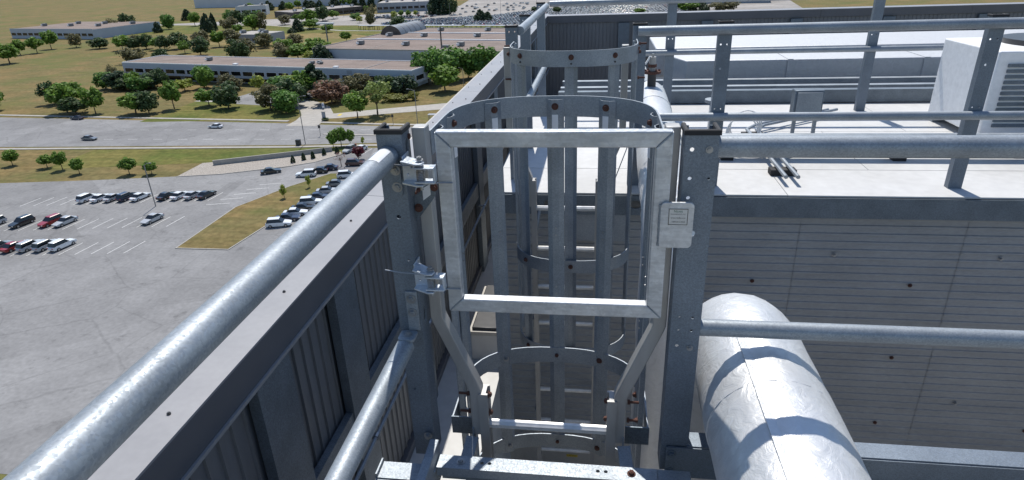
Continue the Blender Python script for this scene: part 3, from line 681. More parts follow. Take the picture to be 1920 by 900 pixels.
un = thing('air_unit', 'pale boxy rooftop air unit with a round fan grille behind the ribbed wall edge', 'air unit', (3.6, 5.7, -1.5))
part('casing', MB().box(3.0, 4.2, 5.35, 6.2, -1.44, -.78), 'whitepaint', un, bevel=.012)
part('base_rail', MB().box(3.0, 4.2, 5.38, 5.46, -1.5, -1.442), 'galv', un); part('base_rail', MB().box(3.0, 4.2, 6.08, 6.16, -1.5, -1.442), 'galv', un)
part('fan_ring', MB().tube([(3.6, 5.78, -.779), (3.6, 5.78, -.74)], .34, 28, (0, 1, 0)), 'dark', un)
for k in range(12): part('louvre', MB().box(3.08, 4.12, 5.335, 5.349, -1.36+k*.042, -1.335+k*.042), 'galv_dark', un)

# ================================================================== GROUND, ROADS, LOTS (street level z = 0)
def mat_grass(name, a, b, c, s1=.05, s2=.6):
    m, nt, bs = newmat(name); v = coords(nt)
    n1 = N(nt, 'ShaderNodeTexNoise', Scale=s1, Detail=6., Roughness=.6); nt.links.new(v, n1.inputs['Vector'])
    n2 = N(nt, 'ShaderNodeTexNoise', Scale=s2, Detail=5., Roughness=.7); nt.links.new(v, n2.inputs['Vector'])
    r1 = ramp(nt, n1.outputs['Fac'], [(.40, a), (.58, b)]); r3 = ramp(nt, n2.outputs['Fac'], [(.35, (.72,)*3), (.7, (1.25,)*3)])
    o = mixc(nt, 1., r1.outputs[0], r3.outputs[0], 'MULTIPLY')
    v2 = coords(nt, (.05, .5, 1), (0, 0, .25)); n4 = N(nt, 'ShaderNodeTexNoise', Scale=1., Detail=4.); nt.links.new(v2, n4.inputs['Vector'])
    r4 = ramp(nt, n4.outputs['Fac'], [(.35, (.80, .84, .76)), (.65, (1.15, 1.12, 1.1))]); o = mixc(nt, 1., o, r4.outputs[0], 'MULTIPLY')
    n5 = N(nt, 'ShaderNodeTexNoise', Scale=.018, Detail=5., Roughness=.7); nt.links.new(v, n5.inputs['Vector'])
    r5 = ramp(nt, n5.outputs['Fac'], [(.50, (0, 0, 0)), (.60, (1, 1, 1))]); o = mixc(nt, r5.outputs[0], o, mixc(nt, .55, o, (.10, .125, .035)))
    nt.links.new(o, bs.inputs['Base Color'])
    bs.inputs['Roughness'].default_value = .95; bs.inputs['Specular IOR Level'].default_value = .1
    bp = N(nt, 'ShaderNodeBump', Strength=.6, Distance=.2); nt.links.new(n2.outputs['Fac'], bp.inputs['Height']); nt.links.new(bp.outputs[0], bs.inputs['Normal'])
    return m
M['drygrass'] = mat_grass('dry_grass', (.205, .148, .068), (.155, .132, .058), 0)
M['greengrass'] = mat_grass('green_grass', (.10, .12, .03), (.17, .15, .05), 0)
M['goldgrass'] = mat_grass('golden_field', (.25, .185, .08), (.21, .165, .075), 0, .03, .25)
M['asphalt'] = worn('asphalt', (.215, .213, .213), rough=.85, scale=.12, amp=.14, fine=.10, spec=.2)
M['lot'] = worn('old_lot_asphalt', (.30, .28, .26), rough=.9, scale=.03, amp=.12, fine=.10, spec=.2)
M['concrete'] = noisy('pavement_concrete', (.36, .34, .31), rough=.85, scale=.5, amp=.12, fine=.08, spec=.2)
M['gravel'] = noisy('landscape_gravel', (.33, .30, .265), rough=.95, scale=3., amp=.35, fine=.2, spec=.1)
M['marking'] = plain('road_paint', (.66, .66, .64), .7)
M['roofgravel'] = noisy('ballast_roof', (.225, .182, .16), rough=.95, scale=.09, amp=.20, stretch=(1, 2.4, 1), fine=.14, spec=.1)
M['bluewall'] = noisy('pale_blue_wall', (.40, .44, .50), rough=.7, scale=.2, amp=.05)
M['glass'] = plain('dark_window_glass', (.012, .013, .016), .12)
M['palewall'] = noisy('pale_factory_wall', (.52, .54, .57), rough=.7, scale=.1, amp=.05)
M['greywall'] = noisy('grey_office_wall', (.30, .32, .35), rough=.7, scale=.1, amp=.08)
M['brownwall'] = noisy('brown_brick_wall', (.10, .085, .075), rough=.9, scale=.4, amp=.2)
M['unitgrey'] = plain('roof_unit_metal', (.17, .175, .18), .5, .2)
M['vault'] = noisy('vault_sheet', (.16, .175, .19), rough=.45, metal=.3, scale=.6, amp=.15)
M['bark'] = noisy('bark', (.10, .075, .055), rough=.95, scale=4., amp=.3, bump=.5)
M['timber'] = plain('grey_pole', (.22, .21, .20), .7)
def flat(name, poly, z, mat, kind='structure', parent=None, t=.0):
    mb = MB(); mb.v = [(x, y, z) for x, y in poly]; mb.f = [tuple(range(len(poly)))]
    o = part(name, mb, mat, parent, smooth=None, near=False)
    if kind and not parent: o['kind'] = kind
    return o
def strip2(name, pts, w_, z, mat, parent=None, h=0):
    """ribbon along a polyline, a kerb-high slab when h is given"""
    mb = MB(); mb.sweep([(x, y, z+h/2 if h else z) for x, y in pts], [(-w_/2, -h/2-.002), (w_/2, -h/2-.002), (w_/2, h/2+.002), (-w_/2, h/2+.002)])
    o = part(name, mb, mat, parent, smooth=None, near=False)
    if not parent: o['kind'] = 'structure'
    return o
gnd = flat('ground', [(-3500, -600), (3500, -600), (3500, 4500), (-3500, 4500)], 0, 'drygrass')
rd = flat('road', [(-520, 146), (-84.5, 158.8), (-61, 161), (300, 168), (300, 174), (-52, 178.6), (-84, 181.5), (-97, 183.5), (-520, 222)], .03, 'asphalt')
strip2('median', [(-79.4, 170.0), (-60, 168.6), (120, 166)], 1.0, .04, 'concrete', h=.12)
strip2('sidewalk', [(-86, 184.4), (-68.5, 182.2), (-52, 180.6), (150, 174.5)], 1.5, .04, 'concrete', h=.10)
strip2('sidewalk', [(-520, 143.5), (-84, 156.6), (-63, 158.4), (120, 163)], 1.4, .04, 'concrete', h=.10)
strip2('sidewalk', [(-520, 225.5), (-110, 187.6), (-98, 186.3)], 1.5, .04, 'concrete', h=.10)
strip2('side_road', [(-91, 180), (-91, 188), (-92.5, 196), (-97, 204.5), (-104, 211.5), (-113, 216.5), (-150, 223)], 10., .045, 'concrete')
flat('driveway', [(-92, 197.6), (-86.7, 196.7), (-75.3, 201.9), (-51.1, 211.9), (60, 250), (62, 241), (-49, 202.7), (-69.5, 195.5), (-83.6, 189.9), (-90, 189)], .06, 'concrete')
for k in range(26):
    x = -150+k*8; m = flat('lane_marking', [(x, 175.6-.03*k), (x+3, 175.5-.03*k), (x+3, 175.64-.03*k), (x, 175.74-.03*k)], .045, 'marking', parent=rd)
    x += 4; m = flat('lane_marking', [(x, 164.6), (x+3, 164.7), (x+3, 164.85), (x, 164.75)], .045, 'marking', parent=rd)
lot = flat('parking_lot', [(-200, 40), (-200, 118), (-120, 128), (-90, 133), (-76, 139.0), (-70.3, 142.9), (-66, 149.9), (-64.5, 156), (30, 158), (30, 40)], .02, 'asphalt')
flat('gravel_bed', [(-100, 131), (-90, 133.2), (-75.8, 139.5), (-70.3, 143.2), (-66.2, 149.9), (-67, 152.3), (-69.7, 152.7), (-79, 148.4), (-100, 142)], .05, 'gravel')
strip2('kerb', [(-100, 131), (-90, 133.1), (-75.8, 139.4), (-70.3, 143.1), (-66.2, 149.9), (-64.7, 156)], .25, .03, 'concrete', h=.12)
flat('lawn', [(-140, 136), (-100, 142), (-79, 148.6), (-69.7, 153.0), (-66.5, 152.6), (-65.5, 156.9), (-84, 155.6), (-140, 153.6)], .035, 'greengrass')
rw = single('retaining_wall', MB().sweep([(-96, 140.3, .6), (-79.5, 148.0, .6), (-69.7, 152.8, .6)], [(-.18, -.6), (.18, -.6), (.18, .65), (-.18, .65)]), 'concrete', 'low pale concrete retaining wall behind the gravel bed by the parking lot', 'retaining wall', near=False)
isl = [(-74, 112), (-68.4, 125), (-62.5, 134.3), (-60, 134.4), (-58.9, 131), (-59.6, 120), (-61.6, 109.3), (-64, 92), (-74, 92)]
flat('parking_island', isl, .10, 'drygrass')
strip2('kerb', isl+[isl[0]], .22, .02, 'concrete', h=.12)
for k in range(7):
    a = (-59.5-.35*k, 127-3.0*k); flat('bay_marking', [(a[0]+.4, a[1]), (a[0]+5.4, a[1]+1.4), (a[0]+5.4, a[1]+1.55), (a[0]+.4, a[1]+.15)], .035, 'marking', parent=lot)
for k in range(5):
    a = (-71.5-1.3*k, 126.5-3.2*k); flat('bay_marking', [(a[0]-4.6, a[1]-.6), (a[0], a[1]+.6), (a[0], a[1]+.75), (a[0]-4.6, a[1]-.45)], .035, 'marking', parent=lot)
for yy_ in (118, 104, 92):
    for k in range(15):
        x = -82.5-k*2.9; y_ = yy_-.348*(k-.5); flat('bay_marking', [(x, y_-2.6), (x+.13, y_-2.6), (x+.6, y_+2.6), (x+.47, y_+2.6)], .035, 'marking', parent=lot)
for k in range(5):
    x = -66+k*2.75; flat('bay_marking', [(x, 150.2), (x+.14, 150.2), (x+.9, 155.4), (x+.76, 155.4)], .035, 'marking', parent=lot)
flat('lawn', [(-150, 186), (-100, 188), (-99, 203), (-104, 209), (-112, 212), (-150, 220)], .035, 'greengrass')
flat('field', [(-330, 430), (-226, 458), (-184, 452), (-149, 420), (-147, 378), (-171, 381), (-196, 390), (-330, 400)], .05, 'goldgrass')
flat('lawn', [(-420, 470), (-300, 470), (-226, 459), (-184, 453), (-149, 421), (-60, 400), (40, 390), (60, 470), (-75, 500), (-190, 515), (-300, 560), (-420, 600)], .03, 'greengrass')
strip2('footpath', [(-330, 560), (-257, 512), (-192, 468), (-168, 461), (-60, 440), (80, 425)], 3.0, .06, 'concrete')
flat('car_park', [(-420, 560), (-262, 520), (-190, 505), (-100, 486), (20, 458), (140, 430), (180, 700), (-40, 830), (-160, 810), (-150, 700), (-200, 620), (-300, 590)], .06, 'lot')
flat('car_park', [(-135, 238), (-140, 215), (-115, 209), (-106, 221), (-105, 230)], .055, 'asphalt')

# ================================================================== trees
TR = {}
def leafmat(name, col, amp=.35):
    m, nt, b = newmat(name)
    gi = nt.nodes.new('ShaderNodeNewGeometry')
    r = ramp(nt, gi.outputs['Random Per Island'], [(0., sc(col, 1-amp)), (.55, col), (1., sc(col, 1+amp*1.5))])
    nt.links.new(r.outputs[0], b.inputs['Base Color']); b.inputs['Roughness'].default_value = .6; b.inputs['Specular IOR Level'].default_value = .25
    tr_ = nt.nodes.new('ShaderNodeBsdfTranslucent'); nt.links.new(r.outputs[0], tr_.inputs[0])
    mx = nt.nodes.new('ShaderNodeMixShader'); mx.inputs[0].default_value = .38
    nt.links.new(b.outputs[0], mx.inputs[1]); nt.links.new(tr_.outputs[0], mx.inputs[2]); nt.links.new(mx.outputs[0], nt.nodes['Material Output'].inputs[0])
    return m
KIND = {  # colour, crown base fraction, leaves, leaf size, shape
 'r': ((.075, .125, .022), .20, 1500, .085, 'round', 'round crowned green tree'),
 'R': ((.060, .115, .025), .08, 2200, .070, 'round', 'large dense green tree'),
 'l': ((.115, .145, .045), .22, 1100, .060, 'loose', 'airy light green tree'),
 'c': ((.034, .055, .030), .04, 2600, .070, 'cone', 'dark evergreen tree'),
 'c2': ((.032, .055, .030), .04, 1500, .075, 'round', 'squat dark pine'),
 'b': ((.105, .062, .042), .05, 1600, .070, 'round', 'wide brown-purple tree'),
 'o': ((.085, .080, .040), .06, 1500, .070, 'round', 'olive-brown bushy tree'),
 'd': ((.038, .060, .024), .06, 1500, .075, 'round', 'dark green bushy tree'),
 'y': ((.150, .175, .035), .18, 700, .10, 'round', 'small yellow-green tree'),
 's': ((.110, .115, .028), .0, 900, .085, 'round', 'low yellow-green shrub'),
 'p': ((.070, .014, .020), .20, 800, .10, 'round', 'small burgundy leaved tree'),
 'q': ((.120, .060, .050), .35, 130, .06, 'loose', 'thin nearly bare reddish sapling'),
}
def crown_mesh(kind, seed):
    col, base, n, ls, shape, _ = KIND[kind]; R = random.Random(seed); vs = []; fs = []
    mid, half = (1+base)/2, (1-base)/2
    cl = []
    nc = 64 if shape == 'cone' else 34 if shape != 'loose' else 22
    for k in range(nc):
        while True:
            x, y, z = R.uniform(-1, 1), R.uniform(-1, 1), R.uniform(-1, 1)
            d = math.sqrt(x*x+y*y+z*z)
            if .35 < d < 1: break
        if shape == 'cone':
            h = (k+.5)/nc; rr = (1-h)**.62*.92+.05; a = R.uniform(0, 6.283); u = math.sqrt(R.uniform(.3, 1))
            cl.append((rr*u*math.cos(a), rr*u*math.sin(a), base+(1-base)*h*.93, .28*(1-h)+.10))
        else:
            sq = .80 if d < .8 else .74
            flat_b = 1.0 if z > -.3 else .86
            cl.append((x*sq*flat_b, y*sq*flat_b, mid+z*half*.78, R.uniform(.20, .36)*(.8 if shape == 'loose' else 1)))
    per = max(4, n//nc)
    for cx_, cy_, cz_, cr in cl:
        for k in range(per):
            a, zc = R.uniform(0, 6.283), R.uniform(-1, 1); s_ = math.sqrt(1-zc*zc); q = cr*R.uniform(.55, 1.08)
            nx, ny, nz = s_*math.cos(a), s_*math.sin(a), zc
            px, py, pz = cx_+nx*q, cy_+ny*q, cz_+nz*q*half*1.15
            if pz < base*.6: pz = base*.6+R.uniform(0, .05)
            nn = Vector((nx+R.uniform(-.7, .7), ny+R.uniform(-.7, .7), nz+R.uniform(-.5, .8))).normalized()
            t = nn.orthogonal().normalized(); t.rotate(Matrix.Rotation(R.uniform(0, 6.283), 3, nn)); b = nn.cross(t)
            l = ls*R.uniform(.6, 1.35); i = len(vs)
            for uu, vv in ((-l, -l*.55), (l*.9, -l*.7), (l, l*.6), (-l*.7, l*.75)):
                vs.append((px+t.x*uu+b.x*vv, py+t.y*uu+b.y*vv, pz+(t.z*uu+b.z*vv)*half*1.1))
            fs.append((i, i+1, i+2, i+3))
    me = bpy.data.meshes.new('crown'); me.from_pydata(vs, [], fs); me.update()
    if kind not in M: M[kind] = leafmat('leaves_'+kind, sc(col, 1.95 if kind not in ('c', 'c2') else 1.5))
    me.materials.append(M[kind]); return me
def trunk_mesh(kind, seed):
    R = random.Random(seed+99); base = KIND[kind][1]; mb = MB()
    if KIND[kind][4] == 'cone': segs = [[(0, 0, 0), (0, 0, .5), (.02, 0, .95)]]
    else:
        top = base+.15; segs = [[(0, 0, 0), (.02, .01, top*.6), (.0, .03, top), (.03, .0, .75)]]
        for k in range(5):
            a = k*1.257+R.uniform(-.3, .3); r_ = R.uniform(.45, .75); segs.append([(0, .02, top*.8), (r_*.4*math.cos(a), r_*.4*math.sin(a), top+.10), (r_*math.cos(a), r_*math.sin(a), top+R.uniform(.25, .45))])
    for q, s_ in enumerate(segs):
        r0 = .065 if q == 0 else .030
        P = s_; n = 7; b = len(mb.v)
        for i, p in enumerate(P):
            rr = r0*(1-.75*i/(len(P)-1)); mb.v += [(p[0]+rr*math.cos(6.283*k/n), p[1]+rr*math.sin(6.283*k/n), p[2]) for k in range(n)]
        for i in range(len(P)-1):
            for k in range(n): mb.f.append((b+i*n+k, b+i*n+(k+1) % n, b+(i+1)*n+(k+1) % n, b+(i+1)*n+k))
    me = mb.mesh('trunk', smooth=60); me.materials.append(M['bark']); return me
tcount = {}
def tree(x, y, h, r, kind, label, group=None, name=None):
    i = tcount.get(kind, 0); tcount[kind] = i+1
    nv = 3 if kind in 'rcRod' else 2
    key = (kind, i % nv)
    if key not in TR: TR[key] = (crown_mesh(kind, hash(key[1])+sum(map(ord, kind))*17), trunk_mesh(kind, i))
    cm, tm = TR[key]
    nm = name or ('shrub' if kind == 's' else 'evergreen_tree' if kind in ('c', 'c2') else 'tree')
    e = bpy.data.objects.new(nm, None); C.objects.link(e); e.location = (x, y, 0); e.rotation_euler.z = random.uniform(0, 6.28); e.empty_display_size = .5
    setp(e, label, 'shrub' if kind == 's' else 'tree', group)
    c = bpy.data.objects.new('crown', cm); C.objects.link(c); c.parent = e; q = 1.62 if kind == 'c' and h > 2.5 else 1.32 if r > 1 else 1.15; c.scale = (r*q, r*q, h*1.06)
    t = bpy.data.objects.new('trunk', tm); C.objects.link(t); t.parent = e; t.scale = (max(r, h*.35), max(r, h*.35), h)
    return e
TREES = [
 # x, y, height, crown radius, kind, where it stands, group
 (-76.0,189.1,8.6,3.7,'r','on the dry verge beside the taller airy tree'),
 (-71.1,194.1,11.2,4.7,'l','two-stemmed, standing between the driveway and the road'),
 (-106.2,226.1,11.4,3.9,'c','pointed, in front of the pale blue office windows'),
 (-94.3,212.6,8.0,5.7,'b','spreading beside the curved side road'),
 (-109.0,222,9.8,4.2,'r','partly behind the pointed evergreen at the side road bend'),
 (-106.6,207.5,10.0,5.0,'d','crowding the outer bend of the side road'),
 (-104.1,197.5,8.0,4.2,'R','nearest the road corner at the outer bend of the side road'),
 (-114.5,216.0,9.0,4.6,'R','in the angle between side road and office lot'),
 (-112.5,203.0,8.6,4.6,'o','behind the outer bend of the side road'),
 (-100.4,222.6,7.0,4.0,'d','between the pointed evergreen and the brown-purple tree'),
 (-93.4,223.6,7.6,4.3,'o','below the office windows behind the brown-purple tree'),
 (-90.0,232.0,6.9,4.4,'o','hard against the office facade beside its twin'),
 (-79.9,228.8,7.0,4.4,'d','in front of the office facade behind the airy tree'),
 (-71.4,226.4,7.2,4.2,'c2','at the office building corner'),
 (-73.6,215.3,2.5,3.4,'s','long and low on the dry grass below the pine'),
 (-69.6,215.8,2.6,2.8,'s','low on the dry grass beside the street lamp'),
 (-65.6,216.9,3.2,1.8,'s','small and tall, at the end of the shrub row'),
 (-57.4,231.7,9.4,5.4,'r','alone on the dry lawn with its shadow beside the parapet cap'),
 (-67.6,247.0,13.8,5.8,'R','just behind the office building end'),
 (-61.4,256.3,13.4,7.2,'R','tallest, in the gap between office and warehouse'),
 (-54.3,260.7,10.6,3.9,'R','slim, in front of the warehouse wall'),
 (-47.6,260.2,13.0,5.4,'R','nearest the parapet cap in front of the warehouse wall'),
 (-43.6,267.6,9.8,3.9,'R','half hidden by the parapet cap'),
 (-157.3,321.7,8.0,6.4,'r','left of the warehouse corner behind the office roof'),
 (-150.4,328.6,9.6,7.0,'r','touching the warehouse corner'),
 (-145.8,312,5.5,3.5,'y','against the warehouse wall beside the dark evergreen'),
 (-136.2,303.0,9.4,4.2,'c','standing against the pale warehouse wall'),
 (-164.5,318.0,9.0,4.6,'o','leftmost of the clump behind the office roof'),
 (-160.2,397.9,6.0,3.3,'r','alone at the near edge of the golden field'),
 (-197.0,456.3,5.6,4.1,'r','rounded, at the far edge of the golden field'),
 (-225.5,469.1,9.2,3.0,'c','spire shaped beside the footpath'),
 (-211.9,496.5,4.0,2.4,'d','behind the footpath'),
 (-226.1,458.7,3.4,2.2,'c','small, at the golden field margin'),
 (-145.5,592.3,20.5,7.0,'c','towering over the packed far car park'),
 (-151.6,598.8,16.0,5.0,'c','tall, beside the towering evergreen'),
 (-131.4,582.5,14.2,3.8,'d','right of the towering evergreen at the far car park'),
 (-94.4,513.7,8.8,3.5,'c','at the near edge of the packed far car park'),
 (-88.4,512.4,7.0,2.8,'c','shorter, beside another at the edge of the packed far car park'),
 (-59.0,593.2,4.4,3.8,'d','in the packed far car park'),
 (-37.9,569.8,6.4,3.4,'d','amid the packed cars beyond the far parapet'),
 (65.6,537.2,9.6,8.4,'r','wide, beyond the far parapet'),
 (77.3,548.6,8.2,6.4,'c','beyond the far parapet behind the wide green tree'),
 (95.0,543.4,8.8,10.6,'o','broad, beyond the far parapet'),
 (-70.5,155.8,4.6,1.5,'r','leftmost of three beside the road'),
 (-69.0,157.5,5.3,1.5,'r','middle and tallest of three beside the road'),
 (-66.6,158.0,4.4,1.2,'r','slim, right of three beside the road'),
 (-59.8,145.7,3.3,1.5,'p','on the parking lot between parked cars'),
 (-62.1,140.0,3.4,1.6,'q','on the gravel tip of the parking island'),
 (-63.5,124.5,3.0,.6,'y','thin sapling on the dry parking island'),
 (-66.0,117.7,3.0,.7,'y','second thin sapling on the dry parking island'),
 (-63.4,158.9,2.4,.55,'y','tiny, on the verge beside the hydrant'),
]
for x, y, h, r, k, wh in TREES: tree(x, y, h, r, k, KIND[k][5]+' '+wh)
gA = 'small trees dotted round the far parking lots'
for x, y, h, r, k in [(-258.5,546.8,7.0,2.8,'r'),(-243.5,562.3,7.6,2.9,'r'),(-239.8,571.4,7.3,3.9,'r'),(-251.5,564.4,5.4,2.4,'r'),(-177.5,574.7,5.8,2.4,'r'),(-170.0,572.5,5.8,2.4,'r'),(-240.5,582.0,6.0,2.4,'r'),(-235.1,645.9,6.1,2.7,'r'),(-268,556,6,3,'r'),(30.8,543.2,4.2,4.3,'r')]:
    tree(x, y, h, r, k, 'small round green tree by the far brown building and parking lot', gA)
for x, y, h, r, k in [(-198.5,527.1,5.0,2.7,'y'),(-191.6,529.8,5.0,2.2,'y'),(-177.6,554.4,6.5,2.8,'y'),(-166.3,582.1,5.0,2.2,'y')]:
    tree(x, y, h, r, k, 'small yellow-green tree in the light far parking lot', gA)
gB = 'dark evergreens along the white factory'
for x, y, h, r, k in [(-328.0,725.4,8.5,4.5,'c'),(-335,728,9,4,'c'),(-316.7,721.3,8.8,3.0,'c'),(-307.8,741.9,10.7,4.3,'c'),(-265.0,718.2,10.9,3.0,'c'),(-252.9,713.7,12.0,3.0,'c'),(-245.2,728.8,11.0,3.4,'c'),(-278,730,10,3.2,'c'),(-360,720,9,3.6,'c'),(-375,715,10,4,'c')]:
    tree(x, y, h, r, k, 'dark evergreen in the row before the long white factory', gB)
gC = 'leafy trees along the white factory'
for x, y, h, r, k in [(-347.3,732.2,9.1,4.1,'r'),(-297.9,746.4,9.2,4.2,'r'),(-286.5,742.1,8.4,4.7,'r'),(-333.9,683.3,9.8,4.6,'r'),(-390,700,9,5,'r'),(-230,735,9,5,'r')]:
    tree(x, y, h, r, k, 'leafy green tree in the row before the long white factory', gC)
# hillside of trees and gardens further along the street, to the left of the office block
Rt = random.Random(5)
gD = 'street trees along the main road west of the side road'
for k in range(16):
    x = -124-k*9-Rt.uniform(0, 9); y = 193-.085*(x+112)+Rt.uniform(-3, 16)
    tree(x, y, Rt.uniform(6, 10), Rt.uniform(3, 4.6), 'r' if k % 3 else 'd', 'leafy tree on the verge of the main road past the side road' if k % 3 else 'dark bushy tree on the verge of the main road past the side road', gD)
gE = 'trees behind the office block'
for k in range(26):
    x = -175-Rt.uniform(0, 190); y = 300+Rt.uniform(0, 85)-.25*(x+175)*.4
    tree(x, y, Rt.uniform(7, 12), Rt.uniform(3.5, 6), ('r', 'd', 'o')[k % 3], ('round green', 'dark green', 'olive-brown')[k % 3]+' tree in the wood behind the long office block', gE)
gG = 'trees in the loose belt between office block and far lots'
for k in range(34):
    x = -150-Rt.uniform(0, 260); y = 405+Rt.uniform(0, 150)-.22*(x+150)
    if -330 < x < -147 and 385 < y < 462: continue
    kk = ('r', 'd', 'c', 'o', 'R')[k % 5]
    tree(x, y, Rt.uniform(6, 14), Rt.uniform(3, 6.5)*(.7 if kk == 'c' else 1), kk, KIND[kk][5]+' in the loose belt beyond the golden field', gG)
gH = 'trees before the office block'
for k in range(18):
    x = -118-Rt.uniform(0, 100); y = 222-.235*(x+118)+Rt.uniform(0, 14)
    kk = ('d', 'r', 'o', 'c2', 'R', 'y')[k % 6]
    tree(x, y, Rt.uniform(4, 10), Rt.uniform(2.2, 5), kk, KIND[kk][5]+' in the planting along the long office front', gH)
gF = 'saplings around the near parking lot'
for k in range(9):
    tree(-104-k*9-Rt.uniform(0, 6), 134.5-k*.5+Rt.uniform(-2, 8), Rt.uniform(3, 5), Rt.uniform(1.2, 2), 'r', 'young green tree in the planted strip along the near parking lot', gF)
for x, y in ((-74.1, 145.1), (-75.9, 142.8), (-72.2, 146.4), (-70.5, 149.4), (-67.6, 151.0)):
    tree(x, y, 1.9, .55, 'c', 'small clipped cone shrub on the gravel bed before the retaining wall', 'clipped conifers on the gravel bed', 'conifer_shrub')

# ================================================================== buildings
def frame2(ox, oy, ux, uy):
    """local frame: u along the front, n into the building"""
    l = math.hypot(ux, uy); ux, uy = ux/l, uy/l; nx, ny = -uy, ux
    return lambda u, n, z: (ox+ux*u+nx*n, oy+uy*u+ny*n, z)
def fbox(mb, F, u0, u1, n0, n1, z0, z1):
    c = [F(u, n, z) for z in (z0, z1) for u, n in ((u0, n0), (u1, n0), (u1, n1), (u0, n1))]
    return mb.add(c, [(3,2,1,0),(4,5,6,7),(0,1,5,4),(1,2,6,5),(2,3,7,6),(3,0,4,7)])
def fpart(name, F, parent, mat, *a, **k): return part(name, fbox(MB(), F, *a), mat, parent, near=False, smooth=None, **k)
# two-storey office: long pale blue front, ribbon windows, ballast roof with white rim
FL = frame2(-215.6, 266.9, .972, -.234)          # u = 150 is the corner by the big trees
of = thing('office_building', 'low pale blue office with dark ribbon windows and brown gravel roof', 'building', FL(75, 11, 0), near=False)
fpart('wall', FL, of, 'bluewall', 0, 150, 0, 22, 2.7, 7.7)
fpart('ground_floor', FL, of, 'bluewall', 0, 146, 3.0, 22, 0, 2.7)
rf1 = fpart('roof', FL, of, 'roofgravel', .3, 149.7, .3, 21.7, 7.701, 7.80)
for a in ((0, 150, 0, .30), (0, 150, 21.7, 22)): fpart('rim', FL, rf1, 'whitepaint', a[0], a[1], a[2], a[3], 7.7005, 8.05)
for a in ((0, .3), (149.7, 150)): fpart('rim', FL, rf1, 'whitepaint', a[0], a[1], .301, 21.699, 7.7005, 8.05)
fpart('roof_joint', FL, rf1, 'unitgrey', 128, 128.4, .4, 21.6, 7.801, 7.92)
for k in range(24):
    u = 1.0+k*6.2
    if u+5.2 < 150: w_ = fpart('window', FL, of, 'whitepaint', u, u+5.2, -.06, -.001, 3.65, 5.55); fpart('pane', FL, w_, 'glass', u+.12, u+5.08, -.09, -.061, 3.75, 5.45)
for k in range(14):
    u = 2+k*10.4; fpart('window', FL, of, 'glass', u, u+7.5, 2.9, 2.999, .4, 2.4)
for n in (3, 12): w_ = fpart('window', FL, of, 'whitepaint', 150.001, 150.06, n, n+6, 3.65, 5.55); fpart('pane', FL, w_, 'glass', 150.061, 150.09, n+.12, n+5.88, 3.75, 5.45)
for u in (149.1, 138, 127): fpart('column', FL, of, 'bluewall', u, u+.8, .1, .9, 0, 2.699)
fpart('wall_emblem', FL, of, 'greywall', 121.2, 123.6, -.03, -.002, 5.75, 7.3)
def unit(F, parent, u, n, z, s=1.0, m='unitgrey'):
    b = fpart('roof_unit', F, parent, m, u, u+2.8*s, n, n+2.4*s, z+.3, z+1.9*s); fpart('unit_base', F, b, 'dark', u+.2, u+2.6*s, n+.2, n+2.2*s, z, z+.299); fpart('unit_hood', F, b, 'whitepaint', u-.1, u+1.2*s, n-.7*s, n-.001, z+.5, z+1.4*s)
for u, n, s in ((97, 9, .6), (99.5, 10.5, .6), (101.5, 9.2, .5), (40, 10, .8)): unit(FL, of, u, n, 7.8, s)
for u, n in ((62.5, 2.2), (113.5, 2.0)): fpart('skylight', FL, rf1, 'whitepaint', u, u+2.0, n, n+1.4, 7.801, 8.35)
# warehouse: wide low block with brown gravel roof
FW = frame2(-142.3, 307.6, .972, -.236)
wh_ = thing('warehouse', 'wide flat warehouse with brown gravel roof, white roof ribs and grey roof units', 'building', FW(100, 45, 0), near=False)
fpart('wall', FW, wh_, 'bluewall', 0, 250, 0, 95, 0, 7.0)
rf2 = fpart('roof', FW, wh_, 'roofgravel', .4, 249.6, .4, 94.6, 7.001, 7.10)
fpart('rim', FW, rf2, 'concrete', -.1, 250.1, -.1, .35, 7.0005, 7.45); fpart('rim', FW, rf2, 'concrete', -.1, .35, .351, 95, 7.0005, 7.45); fpart('rim', FW, rf2, 'concrete', .36, 250, 94.65, 95.1, 7.0005, 7.45)
for n in (38, 68): fpart('roof_rib', FW, rf2, 'whitepaint', .4, 249, n, n+.9, 7.101, 7.6)
for k in range(6):
    a = 30+k*36
    part('roof_seam', MB().add([FW(a, .6, 7.13), FW(a+.35, .6, 7.13), FW(a+.35, 94, 7.13), FW(a, 94, 7.13)], [(0, 1, 2, 3)]), 'concrete', rf2, near=False, smooth=None)
for n, u0 in ((16, 18), (52, 8), (80, 30)):
    for k in range(7): unit(FW, wh_, u0+k*27+Rt.uniform(-3, 3), n+Rt.uniform(-1, 1), 7.1, 1.05)
p_ = FW(66, 12, 7.1)
st_ = part('chimney', MB().tube([p_, (p_[0], p_[1], 16.5)], .35, 12, (0, 1, 0)), 'brownwall', wh_, near=False)
part('chimney_base', fbox(MB(), FW, 66.5, 70, 11, 13, 7.101, 8.2), 'unitgrey', wh_, near=False, smooth=None)
ro = []
for k in range(15):
    a = math.pi*k/14; ro.append([FW(9+7*math.cos(a), 60, 5.5+6.5*math.sin(a)), FW(9+7*math.cos(a), 90, 5.5+6.5*math.sin(a))])
va_ = thing('barrel_vault_shed', 'dark grey half-round metal shed beside the warehouse roof', 'shed', FW(9, 75, 0), near=False)
part('vault_roof', MB().strip(ro), 'vault', va_, near=False, smooth=60)
for n in (60.02, 89.98):
    part('end_wall', MB().add([FW(9+6.95*math.cos(math.pi*k/14), n, 5.5+6.45*math.sin(math.pi*k/14)) for k in range(15)], [tuple(range(15))]), 'brownwall', va_, near=False, smooth=None)
for k in range(6): part('rib', MB().tube([FW(9+7.05*math.cos(math.pi*j/14), 60+k*6, 5.5+6.55*math.sin(math.pi*j/14)) for j in range(15)], .10, 5), 'unitgrey', va_, near=False)
